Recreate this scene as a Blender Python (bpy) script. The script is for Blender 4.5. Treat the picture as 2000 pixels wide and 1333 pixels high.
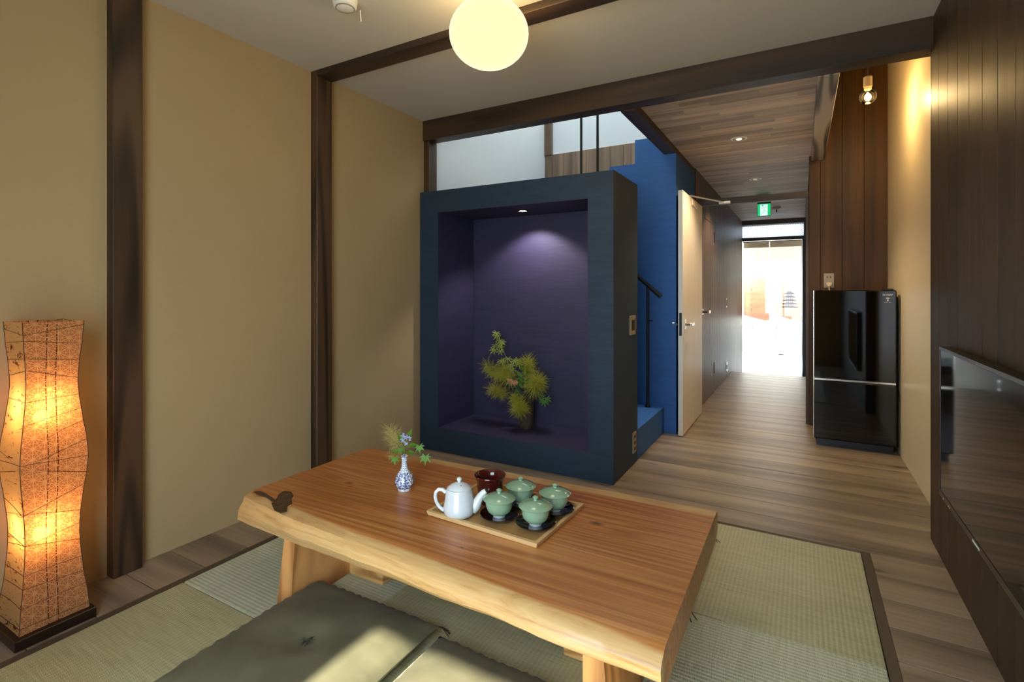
import bpy, bmesh, math, random
from mathutils import Vector, Matrix, noise
random.seed(7)
PI = math.pi
for o in list(bpy.data.objects): bpy.data.objects.remove(o)
SC = bpy.context.scene
COL = SC.collection

# ------------------------------------------------------------------ camera
FP, YAW, CX, CY, CH = 1000.0, math.radians(29.5), 1000.0, 566.5, 1.15
cam_d = bpy.data.cameras.new('camera'); cam = bpy.data.objects.new('camera', cam_d); COL.objects.link(cam)
cam.location = (0, 0, CH); cam.rotation_euler = (PI/2, 0, YAW)
cam_d.sensor_width = 36; cam_d.lens = FP/2000*36; cam_d.shift_y = -(666.5-CY)/2000; cam_d.clip_start = .02
SC.camera = cam
# ------------------------------------------------------------------ world, sun, exposure
w = bpy.data.worlds.new('world'); SC.world = w; w.use_nodes = True
bgn = w.node_tree.nodes['Background']; bgn.inputs[0].default_value = (.70, .86, 1.0, 1); bgn.inputs[1].default_value = 10.8
sl = bpy.data.lights.new('sun', 'SUN'); sl.energy = 24; sl.angle = math.radians(1.2); sl.color = (1, .93, .80)
so = bpy.data.objects.new('sun', sl); COL.objects.link(so)
SUN_EL = math.radians(49.5)
so.rotation_euler = (PI/2-SUN_EL, 0, 0)          # light travels towards +Y and down
so.location = (-.5, -6, 6)
vs = SC.view_settings
vs.view_transform = 'Standard'; vs.look = 'None'; vs.exposure = 0.0; vs.gamma = 1; vs.use_curve_mapping = False

# ------------------------------------------------------------------ pixel -> place helpers
FW = Vector((-math.sin(YAW), math.cos(YAW), 0)); RT = Vector((math.cos(YAW), math.sin(YAW), 0)); CP = Vector((0, 0, CH))
def ray(u, v): return FW + RT*((u-CX)/FP) + Vector((0, 0, (CY-v)/FP))
def pz(u, v, z=0.): d = ray(u, v); return CP + d*((z-CH)/d.z)
def px(u, v, x): d = ray(u, v); return CP + d*(x/d.x)
def py(u, v, y): d = ray(u, v); return CP + d*(y/d.y)

# ------------------------------------------------------------------ materials
def lin(h):
    h = h.lstrip('#'); c = [int(h[i:i+2], 16)/255 for i in (0, 2, 4)]
    return tuple((x/12.92 if x <= .04045 else ((x+.055)/1.055)**2.4) for x in c)+(1,)
class M:
    def __init__(s, name):
        s.m = bpy.data.materials.new(name); s.m.use_nodes = True; s.t = s.m.node_tree
        s.b = s.t.nodes['Principled BSDF']; s.out = s.t.nodes['Material Output']
    def n(s, ty, **kw):
        nd = s.t.nodes.new('ShaderNode'+ty)
        for k, v in kw.items():
            if k.startswith('i_'):
                k2 = k[2:]; k2 = int(k2) if k2.isdigit() else k2
                s.put(nd.inputs[k2], v)
            else: setattr(nd, k, v)
        return nd
    def put(s, sock, v):
        if hasattr(v, 'bl_idname') and hasattr(v, 'outputs'): v = v.outputs[0]
        if isinstance(v, bpy.types.NodeSocket): s.t.links.new(v, sock)
        else: sock.default_value = v
    def math(s, op, a, b=0., c=0., clamp=False):
        nd = s.n('Math', operation=op, use_clamp=clamp); s.put(nd.inputs[0], a); s.put(nd.inputs[1], b); s.put(nd.inputs[2], c); return nd.outputs[0]
    def mix(s, f, a, b, mode='MIX'):
        nd = s.n('MixRGB', blend_type=mode); s.put(nd.inputs[0], f); s.put(nd.inputs[1], a); s.put(nd.inputs[2], b); return nd.outputs[0]
    def ramp(s, f, stops):
        nd = s.n('ValToRGB'); s.put(nd.inputs[0], f); e = nd.color_ramp.elements
        while len(e) < len(stops): e.new(.5)
        for el, (p, c) in zip(e, stops): el.position = p; el.color = c if len(c) == 4 else tuple(c)+(1,)
        return nd.outputs[0]
    def bump(s, h, strength=.2, dist=.01):
        nd = s.n('Bump'); nd.inputs['Strength'].default_value = strength; nd.inputs['Distance'].default_value = dist
        s.put(nd.inputs['Height'], h); s.put(s.b.inputs['Normal'], nd.outputs[0]); return nd
    def set(s, **kw):
        for k, v in kw.items(): s.put(s.b.inputs[k.replace('_', ' ')], v)
        return s
    def pos(s): return s.n('NewGeometry').outputs['Position']
    def obj(s): return s.n('TexCoord').outputs['Object']
    def rnd(s): return s.n('ObjectInfo').outputs['Random']
    def noise(s, vec, scale, detail=3, rough=.5, dist=0.):
        nd = s.n('TexNoise'); s.put(nd.inputs['Vector'], vec)
        nd.inputs['Scale'].default_value = scale; nd.inputs['Detail'].default_value = detail
        nd.inputs['Roughness'].default_value = rough; nd.inputs['Distortion'].default_value = dist
        return nd.outputs['Fac']
    def vmul(s, vec, sc):
        nd = s.n('VectorMath', operation='MULTIPLY'); s.put(nd.inputs[0], vec); nd.inputs[1].default_value = sc; return nd.outputs[0]
    def vadd(s, a, b):
        nd = s.n('VectorMath', operation='ADD'); s.put(nd.inputs[0], a); s.put(nd.inputs[1], b); return nd.outputs[0]
    def vscale(s, vec, f):
        nd = s.n('VectorMath', operation='SCALE'); s.put(nd.inputs[0], vec); s.put(nd.inputs['Scale'], f); return nd.outputs[0]
    def xyz(s, vec):
        nd = s.n('SeparateXYZ'); s.put(nd.inputs[0], vec); return nd.outputs
def plain(name, col, rough=.5, metal=0., **kw):
    m = M(name); m.set(Base_Color=lin(col), Roughness=rough, Metallic=metal, **kw)
    v = m.pos(); f = m.noise(v, 40, 2); m.put(m.b.inputs['Base Color'], m.mix(m.math('MULTIPLY', f, .12), lin(col), (0.02, .02, .02, 1)))
    return m.m
def plaster(name, col, rough=.85, var=.10, bump=.12, strokes=0.):
    m = M(name); p = m.pos()
    f1 = m.noise(p, 1.3, 4); f2 = m.noise(p, 160, 2); c = lin(col)
    dk = tuple(x*(1-2*var) for x in c[:3])+(1,); lt = tuple(min(1, x*(1+var)) for x in c[:3])+(1,)
    fac = f1
    if strokes:
        f3 = m.noise(m.vmul(p, (4, 4, 30)), 1.0, 4, .6, .8); fac = m.math('ADD', m.math('MULTIPLY', f1, 1-strokes), m.math('MULTIPLY', f3, strokes))
    m.set(Base_Color=m.ramp(fac, [(.3, dk), (.7, lt)]), Roughness=rough)
    h = m.math('ADD', f2, m.math('MULTIPLY', fac, 2.)) if strokes else f2
    m.bump(h, bump, .004); return m.m
def wood(name, dark, light, grain='X', rough=.5, ring=.5, freq=7., across=7., along=.45, var=.3, bump=.2, streak=90., coat=0., spec=.5, knot=0.):
    m = M(name); p = m.pos(); r = m.rnd()
    off = m.vscale((17.3, 31.7, 23.9), r); v = m.vadd(p, off)
    ax = 'XYZ'.index(grain)
    s1 = [across]*3; s1[ax] = along; s2 = [streak]*3; s2[ax] = 1.6; s3 = [14.]*3; s3[ax] = 1.0
    n1 = m.noise(m.vmul(v, s1), .55, 1.5, .45, .25)
    rg = m.math('MULTIPLY_ADD', m.math('SINE', m.math('MULTIPLY', n1, freq*2*PI)), .5, .5)
    st = m.noise(m.vmul(v, s2), 1., 3, .6); mid = m.noise(m.vmul(v, s3), 1., 3, .5)
    f = m.math('ADD', m.math('MULTIPLY', rg, ring*.5), m.math('ADD', m.math('MULTIPLY', st, .5*(1-ring*.5)), m.math('MULTIPLY', mid, .5)))
    c = m.ramp(f, [(.25, lin(dark)), (.80, lin(light))])
    if knot:
        s4 = [5.5]*3; s4[ax] = 1.7; vo = m.n('TexVoronoi', feature='F1'); m.put(vo.inputs['Vector'], m.vmul(v, s4)); vo.inputs['Scale'].default_value = 1.
        kf = m.math('SUBTRACT', 1., m.math('MULTIPLY', vo.outputs['Distance'], 9.), clamp=True); c = m.mix(m.math('MULTIPLY', kf, knot), c, tuple(x*.25 for x in lin(dark)[:3])+(1,))
    hs = m.n('HueSaturation'); m.put(hs.inputs['Color'], c); m.put(hs.inputs['Value'], m.math('MULTIPLY_ADD', r, var, 1-var/2))
    m.set(Base_Color=hs.outputs[0], Roughness=rough, Coat_Weight=coat, Specular_IOR_Level=spec)
    m.b.inputs['Coat Roughness'].default_value = .2
    m.bump(f, bump, .004); return m.m
def emit(name, col, strength):
    m = M(name); m.set(Base_Color=(0, 0, 0, 1), Emission_Color=lin(col), Emission_Strength=strength); return m.m
def thin_glass(name, tint=(1, 1, 1, 1)):
    m = M(name); tr = m.n('BsdfTransparent'); tr.inputs[0].default_value = tint
    gl = m.n('BsdfGlossy'); gl.inputs['Roughness'].default_value = .02
    fr = m.n('Fresnel'); fr.inputs[0].default_value = 1.45
    mx = m.n('MixShader'); m.put(mx.inputs[0], fr.outputs[0]); m.put(mx.inputs[1], tr.outputs[0]); m.put(mx.inputs[2], gl.outputs[0])
    m.put(m.out.inputs[0], mx.outputs[0]); return m.m
def leafmat(name, col, trans=.35, rough=.5):
    m = M(name); f = m.noise(m.pos(), 30, 2); c = lin(col)
    m.set(Base_Color=m.mix(f, tuple(x*.6 for x in c[:3])+(1,), tuple(min(1, x*1.4) for x in c[:3])+(1,)), Roughness=rough)
    tl = m.n('BsdfTranslucent'); tl.inputs[0].default_value = c
    mx = m.n('MixShader'); mx.inputs[0].default_value = trans; m.put(mx.inputs[1], m.b.outputs[0]); m.put(mx.inputs[2], tl.outputs[0])
    m.put(m.out.inputs[0], mx.outputs[0]); return m.m

MT = {}
MT['wall'] = plaster('beige_plaster', '#A99068', .9, .03, .10)
MT['white'] = plaster('white_plaster', '#D0D2D0', .9, .02, .06)
MT['ceil'] = plaster('ceiling_plaster', '#BEB6A8', .9, .02, .05)
MT['sidewall'] = plaster('cream_plaster', '#E6D4AE', .38, .03, .04)
MT['blue_shaded'] = plaster('blue_paint_shaded', '#1C3346', .62, .16, .20, .6)  # the stair's blue paint again, darkened for the dim room
MT['blue'] = plaster('blue_paint_daylit', '#2C5F9C', .62, .10, .20, .6)  # same paint as the box, in its brighter daylit tone
MT['purple'] = plaster('purple_paint', '#2E2A48', .65, .14, .25, .6)
MT['dark_z'] = wood('dark_wood_upright', '#150D07', '#4A3420', 'Z', .5, 1.2, 9, var=.2, across=9, knot=.8)
MT['dark_x'] = wood('dark_wood_cross', '#1B120B', '#4A3522', 'X', .5, .7, 6, var=.25)
MT['dark_y'] = wood('dark_wood_long', '#1B120B', '#4A3522', 'Y', .5, .7, 6, var=.1)
MT['grainy'] = wood('weathered_beam', '#4E443B', '#B0A496', 'Y', .6, 1.7, 16, var=.05, across=6, bump=.5)
MT['panel'] = wood('stained_panel', '#20150D', '#4B3624', 'Z', .46, .25, 5, var=.22, bump=.2, spec=.3)
MT['brown'] = wood('brown_panel', '#2C1A08', '#5C3B14', 'Z', .5, .45, 5, var=.2, bump=.1, spec=.25)
MT['hallpanel'] = wood('hall_panel', '#463325', '#8A6C52', 'Z', .46, .4, 7, var=.25, bump=.6, spec=.42)
MT['wellboard'] = wood('stairwell_board', '#4B3828', '#8D7258', 'Z', .6, .4, 6, var=.3)
MT['floor'] = wood('floor_board_wood', '#52463A', '#9E8A72', 'X', .37, .45, 6, var=.22, bump=.16, across=5, spec=.5, knot=1.)
MT['frame'] = wood('tatami_frame_wood', '#2C241C', '#55493B', 'Y', .45, .2, 5, var=.1)
MT['ceilstrip'] = wood('ceiling_strip_wood', '#8A735E', '#D2B797', 'X', .55, .35, 6, var=.55, bump=.06)
MT['tray'] = wood('tray_wood', '#8F6A3E', '#B78E58', 'X', .5, .3, 8, var=.05)
MT['trayrim'] = wood('tray_rim_wood', '#C29A66', '#DDB982', 'X', .45, .2, 8, var=.05)
MT['leg'] = wood('table_leg_wood', '#8A5426', '#CF9557', 'Z', .5, .9, 12, var=.1)
MT['legend'] = wood('table_leg_end_grain', '#9C6630', '#E0AE6C', 'X', .5, 1., 16, var=.1, across=9, along=3)
MT['metal'] = plain('brushed_metal', '#C8C6C0', .25, 1.)
MT['black'] = plain('black_metal', '#1A1A1C', .45, .3)
MT['plate'] = plain('beige_plate', '#9A8C74', .45)
MT['plug'] = plain('ivory_plastic', '#D8C49A', .4)
MT['dslot'] = plain('dark_slot', '#23201C', .6)
MT['whitepaint'] = plain('white_enamel', '#E8E6E0', .4)
MT['door'] = wood('pale_door', '#E2D6C2', '#EFE6D6', 'Z', .42, .1, 4, var=.05, bump=.02)
MT['gloss'] = plain('black_glass', '#050506', .04, 0., Specular_IOR_Level=.6)
MT['fbody'] = plain('black_enamel', '#0C0C0D', .3)
MT['chrome'] = plain('chrome', '#E6E3DC', .15, 1.)
MT['print'] = plain('white_print', '#DADAD4', .5)
MT['concrete'] = plaster('pale_concrete', '#B2B0AB', .9, .06, .2)
MT['facade'] = plaster('pale_facade', '#C6C2BA', .9, .04, .1)
MT['glass'] = thin_glass('door_glass')
MT['lampwood'] = wood('lamp_base_wood', '#170C08', '#2E1A12', 'Y', .3, .3, 5, var=.1)

# ------------------------------------------------------------------ geometry helpers
def bm_box(bm, lo, hi, bev=0.):
    r = bmesh.ops.create_cube(bm, size=1)['verts']
    for v in r: v.co = Vector([(lo[i]+hi[i])/2 + v.co[i]*(hi[i]-lo[i]) for i in range(3)])
    if bev:
        es = list({e for v in r for e in v.link_edges}); bmesh.ops.bevel(bm, geom=es, offset=bev, segments=1, affect='EDGES', clamp_overlap=True)
def bm_prism(bm, pts, axis, a, b):
    """closed outline pts (2D) extruded along axis from a to b"""
    def mk(p, t): return {'x': (t, p[0], p[1]), 'y': (p[0], t, p[1]), 'z': (p[0], p[1], t)}[axis]
    A = [bm.verts.new(mk(p, a)) for p in pts]; B = [bm.verts.new(mk(p, b)) for p in pts]
    bm.faces.new(A); bm.faces.new(B[::-1]); n = len(pts)
    for i in range(n): bm.faces.new((A[i], B[i], B[(i+1) % n], A[(i+1) % n]))
def bm_lathe(bm, prof, seg=40, c=(0, 0, 0)):
    rings = []
    for r, z in prof:
        if r < 1e-6: rings.append([bm.verts.new((c[0], c[1], c[2]+z))])
        else: rings.append([bm.verts.new((c[0]+r*math.cos(2*PI*i/seg), c[1]+r*math.sin(2*PI*i/seg), c[2]+z)) for i in range(seg)])
    for a, b in zip(rings, rings[1:]):
        for i in range(seg):
            j = (i+1) % seg
            if len(a) == 1 and len(b) == 1: continue
            if len(a) == 1: bm.faces.new((a[0], b[i], b[j]))
            elif len(b) == 1: bm.faces.new((a[i], a[j], b[0]))
            else: bm.faces.new((a[i], a[j], b[j], b[i]))
def bm_tube(bm, pts, rad, seg=8, caps=True, flat=1.):
    pts = [Vector(p) for p in pts]; n = len(pts); rr = rad if isinstance(rad, (list, tuple)) else [rad]*n
    rings = []; up = None
    for i, p in enumerate(pts):
        d = (pts[min(i+1, n-1)]-pts[max(i-1, 0)]).normalized()
        if up is None: up = d.orthogonal().normalized() if abs(d.z) > .95 else Vector((0, 0, 1))
        s = d.cross(up)
        if s.length < 1e-5: s = d.orthogonal()
        s.normalize(); up = s.cross(d).normalized()
        rings.append([bm.verts.new(p+(s*math.cos(2*PI*k/seg)+up*math.sin(2*PI*k/seg)*flat)*rr[i]) for k in range(seg)])
    for a, b in zip(rings, rings[1:]):
        for k in range(seg): bm.faces.new((a[k], a[(k+1) % seg], b[(k+1) % seg], b[k]))
    if caps: bm.faces.new(rings[0][::-1]); bm.faces.new(rings[-1])
def bm_sphere(bm, c, r, seg=24, sz=1.):
    n = seg//2
    bm_lathe(bm, [(r*math.sin(PI*i/n) if 0 < i < n else 0, -r*sz*math.cos(PI*i/n)) for i in range(n+1)], seg, c)
def finish(name, bm, mat, parent=None, smooth=False, org=None):
    bmesh.ops.recalc_face_normals(bm, faces=bm.faces)
    o_ = Vector(org) if org is not None else (Vector(parent['_o']) if parent is not None and '_o' in parent else Vector((0, 0, 0)))
    if org is None and parent is None:
        lo = Vector([min(v.co[i] for v in bm.verts) for i in range(3)]); hi = Vector([max(v.co[i] for v in bm.verts) for i in range(3)])
        o_ = Vector(((lo.x+hi.x)/2, (lo.y+hi.y)/2, lo.z))
    bmesh.ops.translate(bm, verts=bm.verts, vec=-o_)
    me = bpy.data.meshes.new(name); bm.to_mesh(me); bm.free(); me.materials.append(mat)
    if smooth:
        for p in me.polygons: p.use_smooth = True
        try: me.set_sharp_from_angle(angle=math.radians(40))
        except Exception: pass
    o = bpy.data.objects.new(name, me); COL.objects.link(o); WORG[o.name] = o_
    if parent is not None:
        o.parent = parent; o.location = o_-WORG[parent.name]
    else: o.location = o_
    return o
WORG = {}
def B(name, lo, hi, mat, parent=None, bev=0., org=None):
    bm = bmesh.new(); bm_box(bm, lo, hi, bev)
    if parent is not None and org is None: org = [(lo[i]+hi[i])/2 for i in range(3)]
    return finish(name, bm, mat, parent, False, org)
def T(name, pts, rad, mat, parent=None, seg=8, **kw):
    bm = bmesh.new(); bm_tube(bm, pts, rad, seg, **kw)
    return finish(name, bm, mat, parent, True, None if parent is None else tuple(Vector(pts[0])))
def L(name, prof, c, mat, parent=None, seg=40):
    bm = bmesh.new(); bm_lathe(bm, prof, seg, c); return finish(name, bm, mat, parent, True, c)
def P(name, pts, axis, a, b, mat, parent=None, bev=0.):
    bm = bmesh.new(); bm_prism(bm, pts, axis, a, b)
    if bev: bmesh.ops.bevel(bm, geom=list(bm.edges), offset=bev, segments=2, affect='EDGES', clamp_overlap=True)
    co = sum((v.co for v in bm.verts), Vector())/len(bm.verts)
    return finish(name, bm, mat, parent, False, tuple(co) if parent is not None else None)
def thing(name, label, cat, loc, group=None, rz=0.):
    o = bpy.data.objects.new(name, None); COL.objects.link(o); o.location = loc; o.empty_display_size = .05
    WORG[o.name] = Vector(loc); tag(o, label, cat, group); return o
def tag(o, label, cat=None, group=None, kind=None):
    o['label'] = label
    if cat: o['category'] = cat
    if group: o['group'] = group
    if kind: o['kind'] = kind
    return o
def struct(o, label, cat): return tag(o, label, cat, None, 'structure')
def clone(root, loc, label=None, rz=None):
    def rec(o, par):
        c = o.copy(); COL.objects.link(c); c.parent = par
        for ch in list(o.children): rec(ch, c)
        return c
    r = rec(root, None); r.location = loc
    if label: r['label'] = label
    if rz is not None: r.rotation_euler = (0, 0, rz)
    WORG[r.name] = Vector(loc)
    return r
def text_mesh(name, body, size, mat, parent, mtx):
    cu = bpy.data.curves.new(name, 'FONT'); cu.body = body; cu.size = size; cu.align_x = 'CENTER'; cu.extrude = .0004
    ob = bpy.data.objects.new(name+'_curve', cu); COL.objects.link(ob)
    bpy.context.view_layer.update()
    me = bpy.data.meshes.new_from_object(ob.evaluated_get(bpy.context.evaluated_depsgraph_get()))
    bpy.data.objects.remove(ob); me.materials.clear(); me.materials.append(mat)
    o = bpy.data.objects.new(name, me); COL.objects.link(o); o.parent = parent
    mw = mtx.copy(); mw.translation = mw.translation-WORG[parent.name]; o.matrix_basis = mw
    return o

# ================================================================== THE ROOM
XL, XR, XW, CZ, YB = -2.425, .518, .597, 2.389, -.35
YN = 2.95          # face of the cross beam
HZ = 2.285         # hall ceiling
# ---- floor
floor = B('floor', (XL-.1, YB-.1, -.16), (.75, 7.80, -.02), MT['frame']); struct(floor, 'grey-brown timber floor of wide cross boards', 'floor')
PITCH = .187
TY0, TY1, TX0, TX1 = 2.69-.7885*3, 2.69, -2.112, .225
def fboard(x0, x1, y0, y1):
    B('floor_board', (x0, y0+.0021, -.02), (x1, y1-.0021, 0), MT['floor'], floor, .0016)
k = math.floor((YB-2.717)/PITCH)
y = 2.717+k*PITCH
while y < 7.78:
    y0, y1 = max(y, YB), min(y+PITCH, 7.80)
    if y0 >= 2.70:
        fboard(XL, XW if y0 < 5. else .08, y0, y1)
    elif y0 >= TY0-.04:
        fboard(XL, TX0-.034, y0, min(y1, 2.717)); fboard(TX1+.034, XR+.02, y0, min(y1, 2.717))
    else: fboard(XL, XR+.02, y0, y1)
    y += PITCH
tr = B('trim_1', (TX0-.033, TY0, -.02), (TX0-.001, TY1+.02, .002), MT['frame']); struct(tr, 'dark wooden strip edging the mats on the lamp side', 'trim')
tr = B('trim_2', (TX1+.001, TY0, -.02), (TX1+.033, TY1+.02, .002), MT['frame']); struct(tr, 'dark wooden strip edging the mats on the television side', 'trim')
# ---- tatami
def tatami_mat(name, c1, c2):
    m = M(name); v = m.obj(); x = m.xyz(v)
    rib = m.math('SINE', m.math('MULTIPLY', x[0], 2*PI/.0155)); weave = m.math('SINE', m.math('MULTIPLY', x[1], 2*PI/.0048))
    ph = m.math('MULTIPLY', m.math('SINE', m.math('MULTIPLY', x[0], PI/.0155)), 1.)
    f = m.noise(m.vadd(m.vmul(v, (6, 160, 1)), m.vscale((9., 5., 3.), m.rnd())), 1., 3, .6); f2 = m.noise(m.pos(), 2., 2)
    fac = m.math('ADD', m.math('MULTIPLY', f, .6), m.math('MULTIPLY', m.math('MULTIPLY', rib, weave), .10))
    fac = m.math('ADD', fac, m.math('MULTIPLY_ADD', rib, .06, m.math('MULTIPLY', f2, .3)))
    m.set(Base_Color=m.ramp(fac, [(.25, lin(c1)), (.75, lin(c2))]), Roughness=.5)
    h = m.math('ADD', m.math('MULTIPLY', rib, .6), m.math('MULTIPLY', m.math('MULTIPLY', weave, ph), .5)); m.bump(h, .35, .002)
    return m.m
TM = [tatami_mat('rush_weave', '#8F8D66', '#BFBC96'), tatami_mat('rush_weave_sheen', '#9FA587', '#CBCFB4')]  # paler copy paints in the sheen of the turned weave
mw_ = (TX1-TX0)/3
rows = ['far row by the alcove', 'second row under the table', 'third row under the green cushions', 'nearest row behind the viewer']
cols = ['lamp side', 'middle', 'television side']
for r in range(3):
    for c in range(3):
        x0 = TX0+c*mw_; y1 = TY1-r*.7885
        bm = bmesh.new(); bm_box(bm, (x0+.0015, y1-.7885+.0015, -.02), (x0+mw_-.0015, y1-.0015, .003), .002)
        o = finish('tatami_mat', bm, TM[(r+c) % 2], None, False, (x0+mw_/2, y1-.394, -.02))
        if (r+c) % 2:
            for vv in o.data.vertices: vv.co = Vector((vv.co.y*mw_/.7885, -vv.co.x*.7885/mw_, vv.co.z)) if False else Vector((vv.co.y, -vv.co.x, vv.co.z))
            o.rotation_euler = (0, 0, PI/2)
        tag(o, 'square rush mat, %s, %s column' % (rows[r], cols[c]), 'tatami mat', 'square tatami mats')
# ---- left wall and posts
o = B('wall_left', (XL-.1, YB-.1, -.1), (XL, YN+.02, CZ), MT['wall']); struct(o, 'plain beige plaster wall behind the paper lamp', 'wall')
o = B('trim_3', (XL-.02, .987, 0), (XL+.052, 1.092, CZ), MT['dark_z'], None, .003); struct(o, 'broad dark wooden post beside the paper lamp', 'post')
o = B('trim_4', (XL-.02, 1.967, 0), (XL+.052, 2.073, CZ), MT['dark_z'], None, .003); struct(o, 'dark wooden post at the end of the ceiling beam', 'post')
o = B('trim_5', (XL-.02, 2.967, 0), (XL+.047, 3.062, 2.245), MT['dark_z'], None, .003); struct(o, 'dark corner post behind the blue alcove box', 'post')
# ---- ceiling and beams
o = B('ceiling', (XL-.1, YB-.1, CZ), (.75, YN+.05, CZ+.12), MT['ceil']); struct(o, 'plain off-white plaster ceiling over the mats', 'ceiling')
o = B('trim_6', (XL, 1.968, CZ-.034), (XR+.05, 2.074, CZ+.02), MT['dark_x'], None, .002); struct(o, 'shallow dark beam crossing the ceiling behind the globe light', 'beam')
o = B('trim_7', (XL, YN, 2.245), (XW, 3.058, CZ+.02), MT['dark_x'], None, .003); struct(o, 'deep dark cross beam above the alcove and hall', 'beam')
# ---- right panelled wall
wr = B('wall_right', (XR+.02, YB-.1, -.1), (XW+.15, 3.006, CZ), MT['panel']); struct(wr, 'dark stained board wall behind the television', 'wall')
y = 3.013; yy = [3.013, 2.987, 2.852, 2.69, 2.537, 2.385]
while yy[-1] > YB: yy.append(yy[-1]-.1525)
for a, b in zip(yy, yy[1:]): B('wall_board', (XR, max(b, YB)+.0012, 0), (XR+.022, a-.0012, CZ), MT['panel'], wr, .0015)
# ---- back wall with the garden window
o = B('wall_back', (XL-.1, YB-.1, -.1), (-1.16, YB-.03, CZ), MT['wall']); struct(o, 'beige wall beside the garden window behind the viewer', 'wall')
o = B('wall_back_top', (-1.16, YB-.1, 2.0), (XR+.02, YB-.03, CZ), MT['wall']); struct(o, 'beige wall strip above the garden window', 'wall')
win = thing('window_1', 'wide dark framed garden window behind the viewer', 'window', (-.35, YB-.05, 0)); win['kind'] = 'structure'
for x0, x1 in ((-1.20, -1.16), (-.54, -.50), (.06, .10)): B('window_stile', (x0, YB-.08, 0), (x1, YB-.03, 2.0), MT['dark_z'], win)
for z0, z1 in ((0, .05), (2.0, 2.05)): B('window_rail', (-1.16, YB-.075, z0), (.06, YB-.035, z1), MT['dark_x'], win)
o = B('wall_back_side', (.10, YB-.1, -.1), (XR+.02, YB-.03, 2.0), MT['wall']); struct(o, 'beige wall between the garden window and the television wall', 'wall')
garden = B('garden_ground', (-8, -9, -.5), (6, YB-.12, -.42), MT['concrete']); struct(garden, 'pale ground outside the garden window', 'ground')

# ---- stairwell
o = B('wall_stairwell_left', (XL-.1, YN+.02, -.1), (XL, 5.13, 5.6), MT['white']); struct(o, 'white plaster wall seen above the alcove box', 'wall')
wb = B('wall_stairwell_back', (XL-.1, 5.03, -.1), (-.87, 5.13, 5.6), MT['white']); struct(wb, 'bright white back wall of the stairwell', 'wall')
o = B('wall_stairwell_front', (XL-.1, YN+.02, CZ+.02), (-.87, 3.058, 5.6), MT['white']); struct(o, 'white wall above the cross beam inside the stairwell', 'wall')
o = B('wall_stairwell_right', (-.955, 3.058, 2.40), (-.87, 5.03, 5.6), MT['white']); struct(o, 'white wall above the left hall beam', 'wall')
x = XL+.092
wbd = thing('wainscot', 'strip of brown vertical boards low on the stairwell back wall', 'wainscot', (-1.6, 5.02, 1.2)); wbd['kind'] = 'structure'
k = 0
while x < -1.0:
    wd = (.125, .14, .118, .132)[k % 4]; B('wainscot_board', (x+.001, 5.008, 1.2), (min(x+wd, -.97)-.001, 5.03, 2.605+.0004*k), MT['wellboard'], wbd, .0015); x += wd; k += 1
B('wainscot_board', (XL+.001, 5.008, 1.2), (XL+.091, 5.03, 2.604), MT['wellboard'], wbd, .0015)
o = B('trim_8', (XL, 4.995, 2.605), (XL+.085, 5.035, 5.5), MT['hallpanel']); struct(o, 'grey-brown corner post high in the stairwell', 'post')
# ---- staircase
st = thing('staircase', 'blue painted staircase climbing behind the alcove box', 'staircase', (-1.6, 4.2, 0))
NS = 6
for k in range(NS):
    x1 = -.965-.243*k; x0 = x1-.243
    if k == NS-1: x0 = XL+.004
    B('stair_step', (x0, 3.425, 0 if k == 0 else .207+.198*(k-1)-.02), (x1, 4.188, .207+.198*k), MT['blue'], st, .002)
# parapet with stepped top rising to the right
pts = [(XL+.004, 0), (-.967, 0), (-.967, 2.39)]; xx = -1.202; zz = 2.39
while xx > XL:
    pts += [(xx, zz)]; zz -= .1965; pts += [(xx, zz)]; xx -= .22
pts += [(XL+.004, zz)]
P('parapet', pts, 'y', 4.19, 4.25, MT['blue'], st)
for k in range(5):
    zt = 2.39-.1965*(k+.6)
    B('upper_step', (-1.202-.22*(k+1)+.22, 4.25, zt-.25), (-1.202-.22*k+.22, 5.005, zt-.10), MT['blue'], st)
o = B('wall_stair_side', (-.967, 4.19, 0), (-.87, 5.03, 2.239), MT['blue']); struct(o, 'blue painted wall end beside the open door', 'wall')
hr = thing('handrail', 'slim black handrail on a post at the first stair', 'handrail', (-1.077, 4.13, .207))
T('rail', [(-.975, 4.12, 1.095), (-1.3, 4.12, 1.391), (-1.55, 4.12, 1.618)], .017, MT['black'], hr)
T('post', [(-1.077, 4.12, .207), (-1.077, 4.12, 1.18)], .011, MT['black'], hr)
L('foot', [(0, 0), (.022, 0), (.022, .012), (.012, .03), (0, .03)], (-1.077, 4.12, .207), MT['black'], hr, 16)
T('bracket', [(-1.077, 4.12, .90), (-1.06, 4.188, .90)], .007, MT['black'], hr)
for i, (xb, lb) in enumerate(((-1.386, 'left one of two black upright bars standing behind the alcove box'), (-1.262, 'right one of two black upright bars standing behind the alcove box'))):
    o = T('baluster', [(xb, 3.465, 1.1), (xb, 3.465, 4.2)], .0095, MT['black']); tag(o, lb, 'baluster', 'upright bars of the stair')
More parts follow.
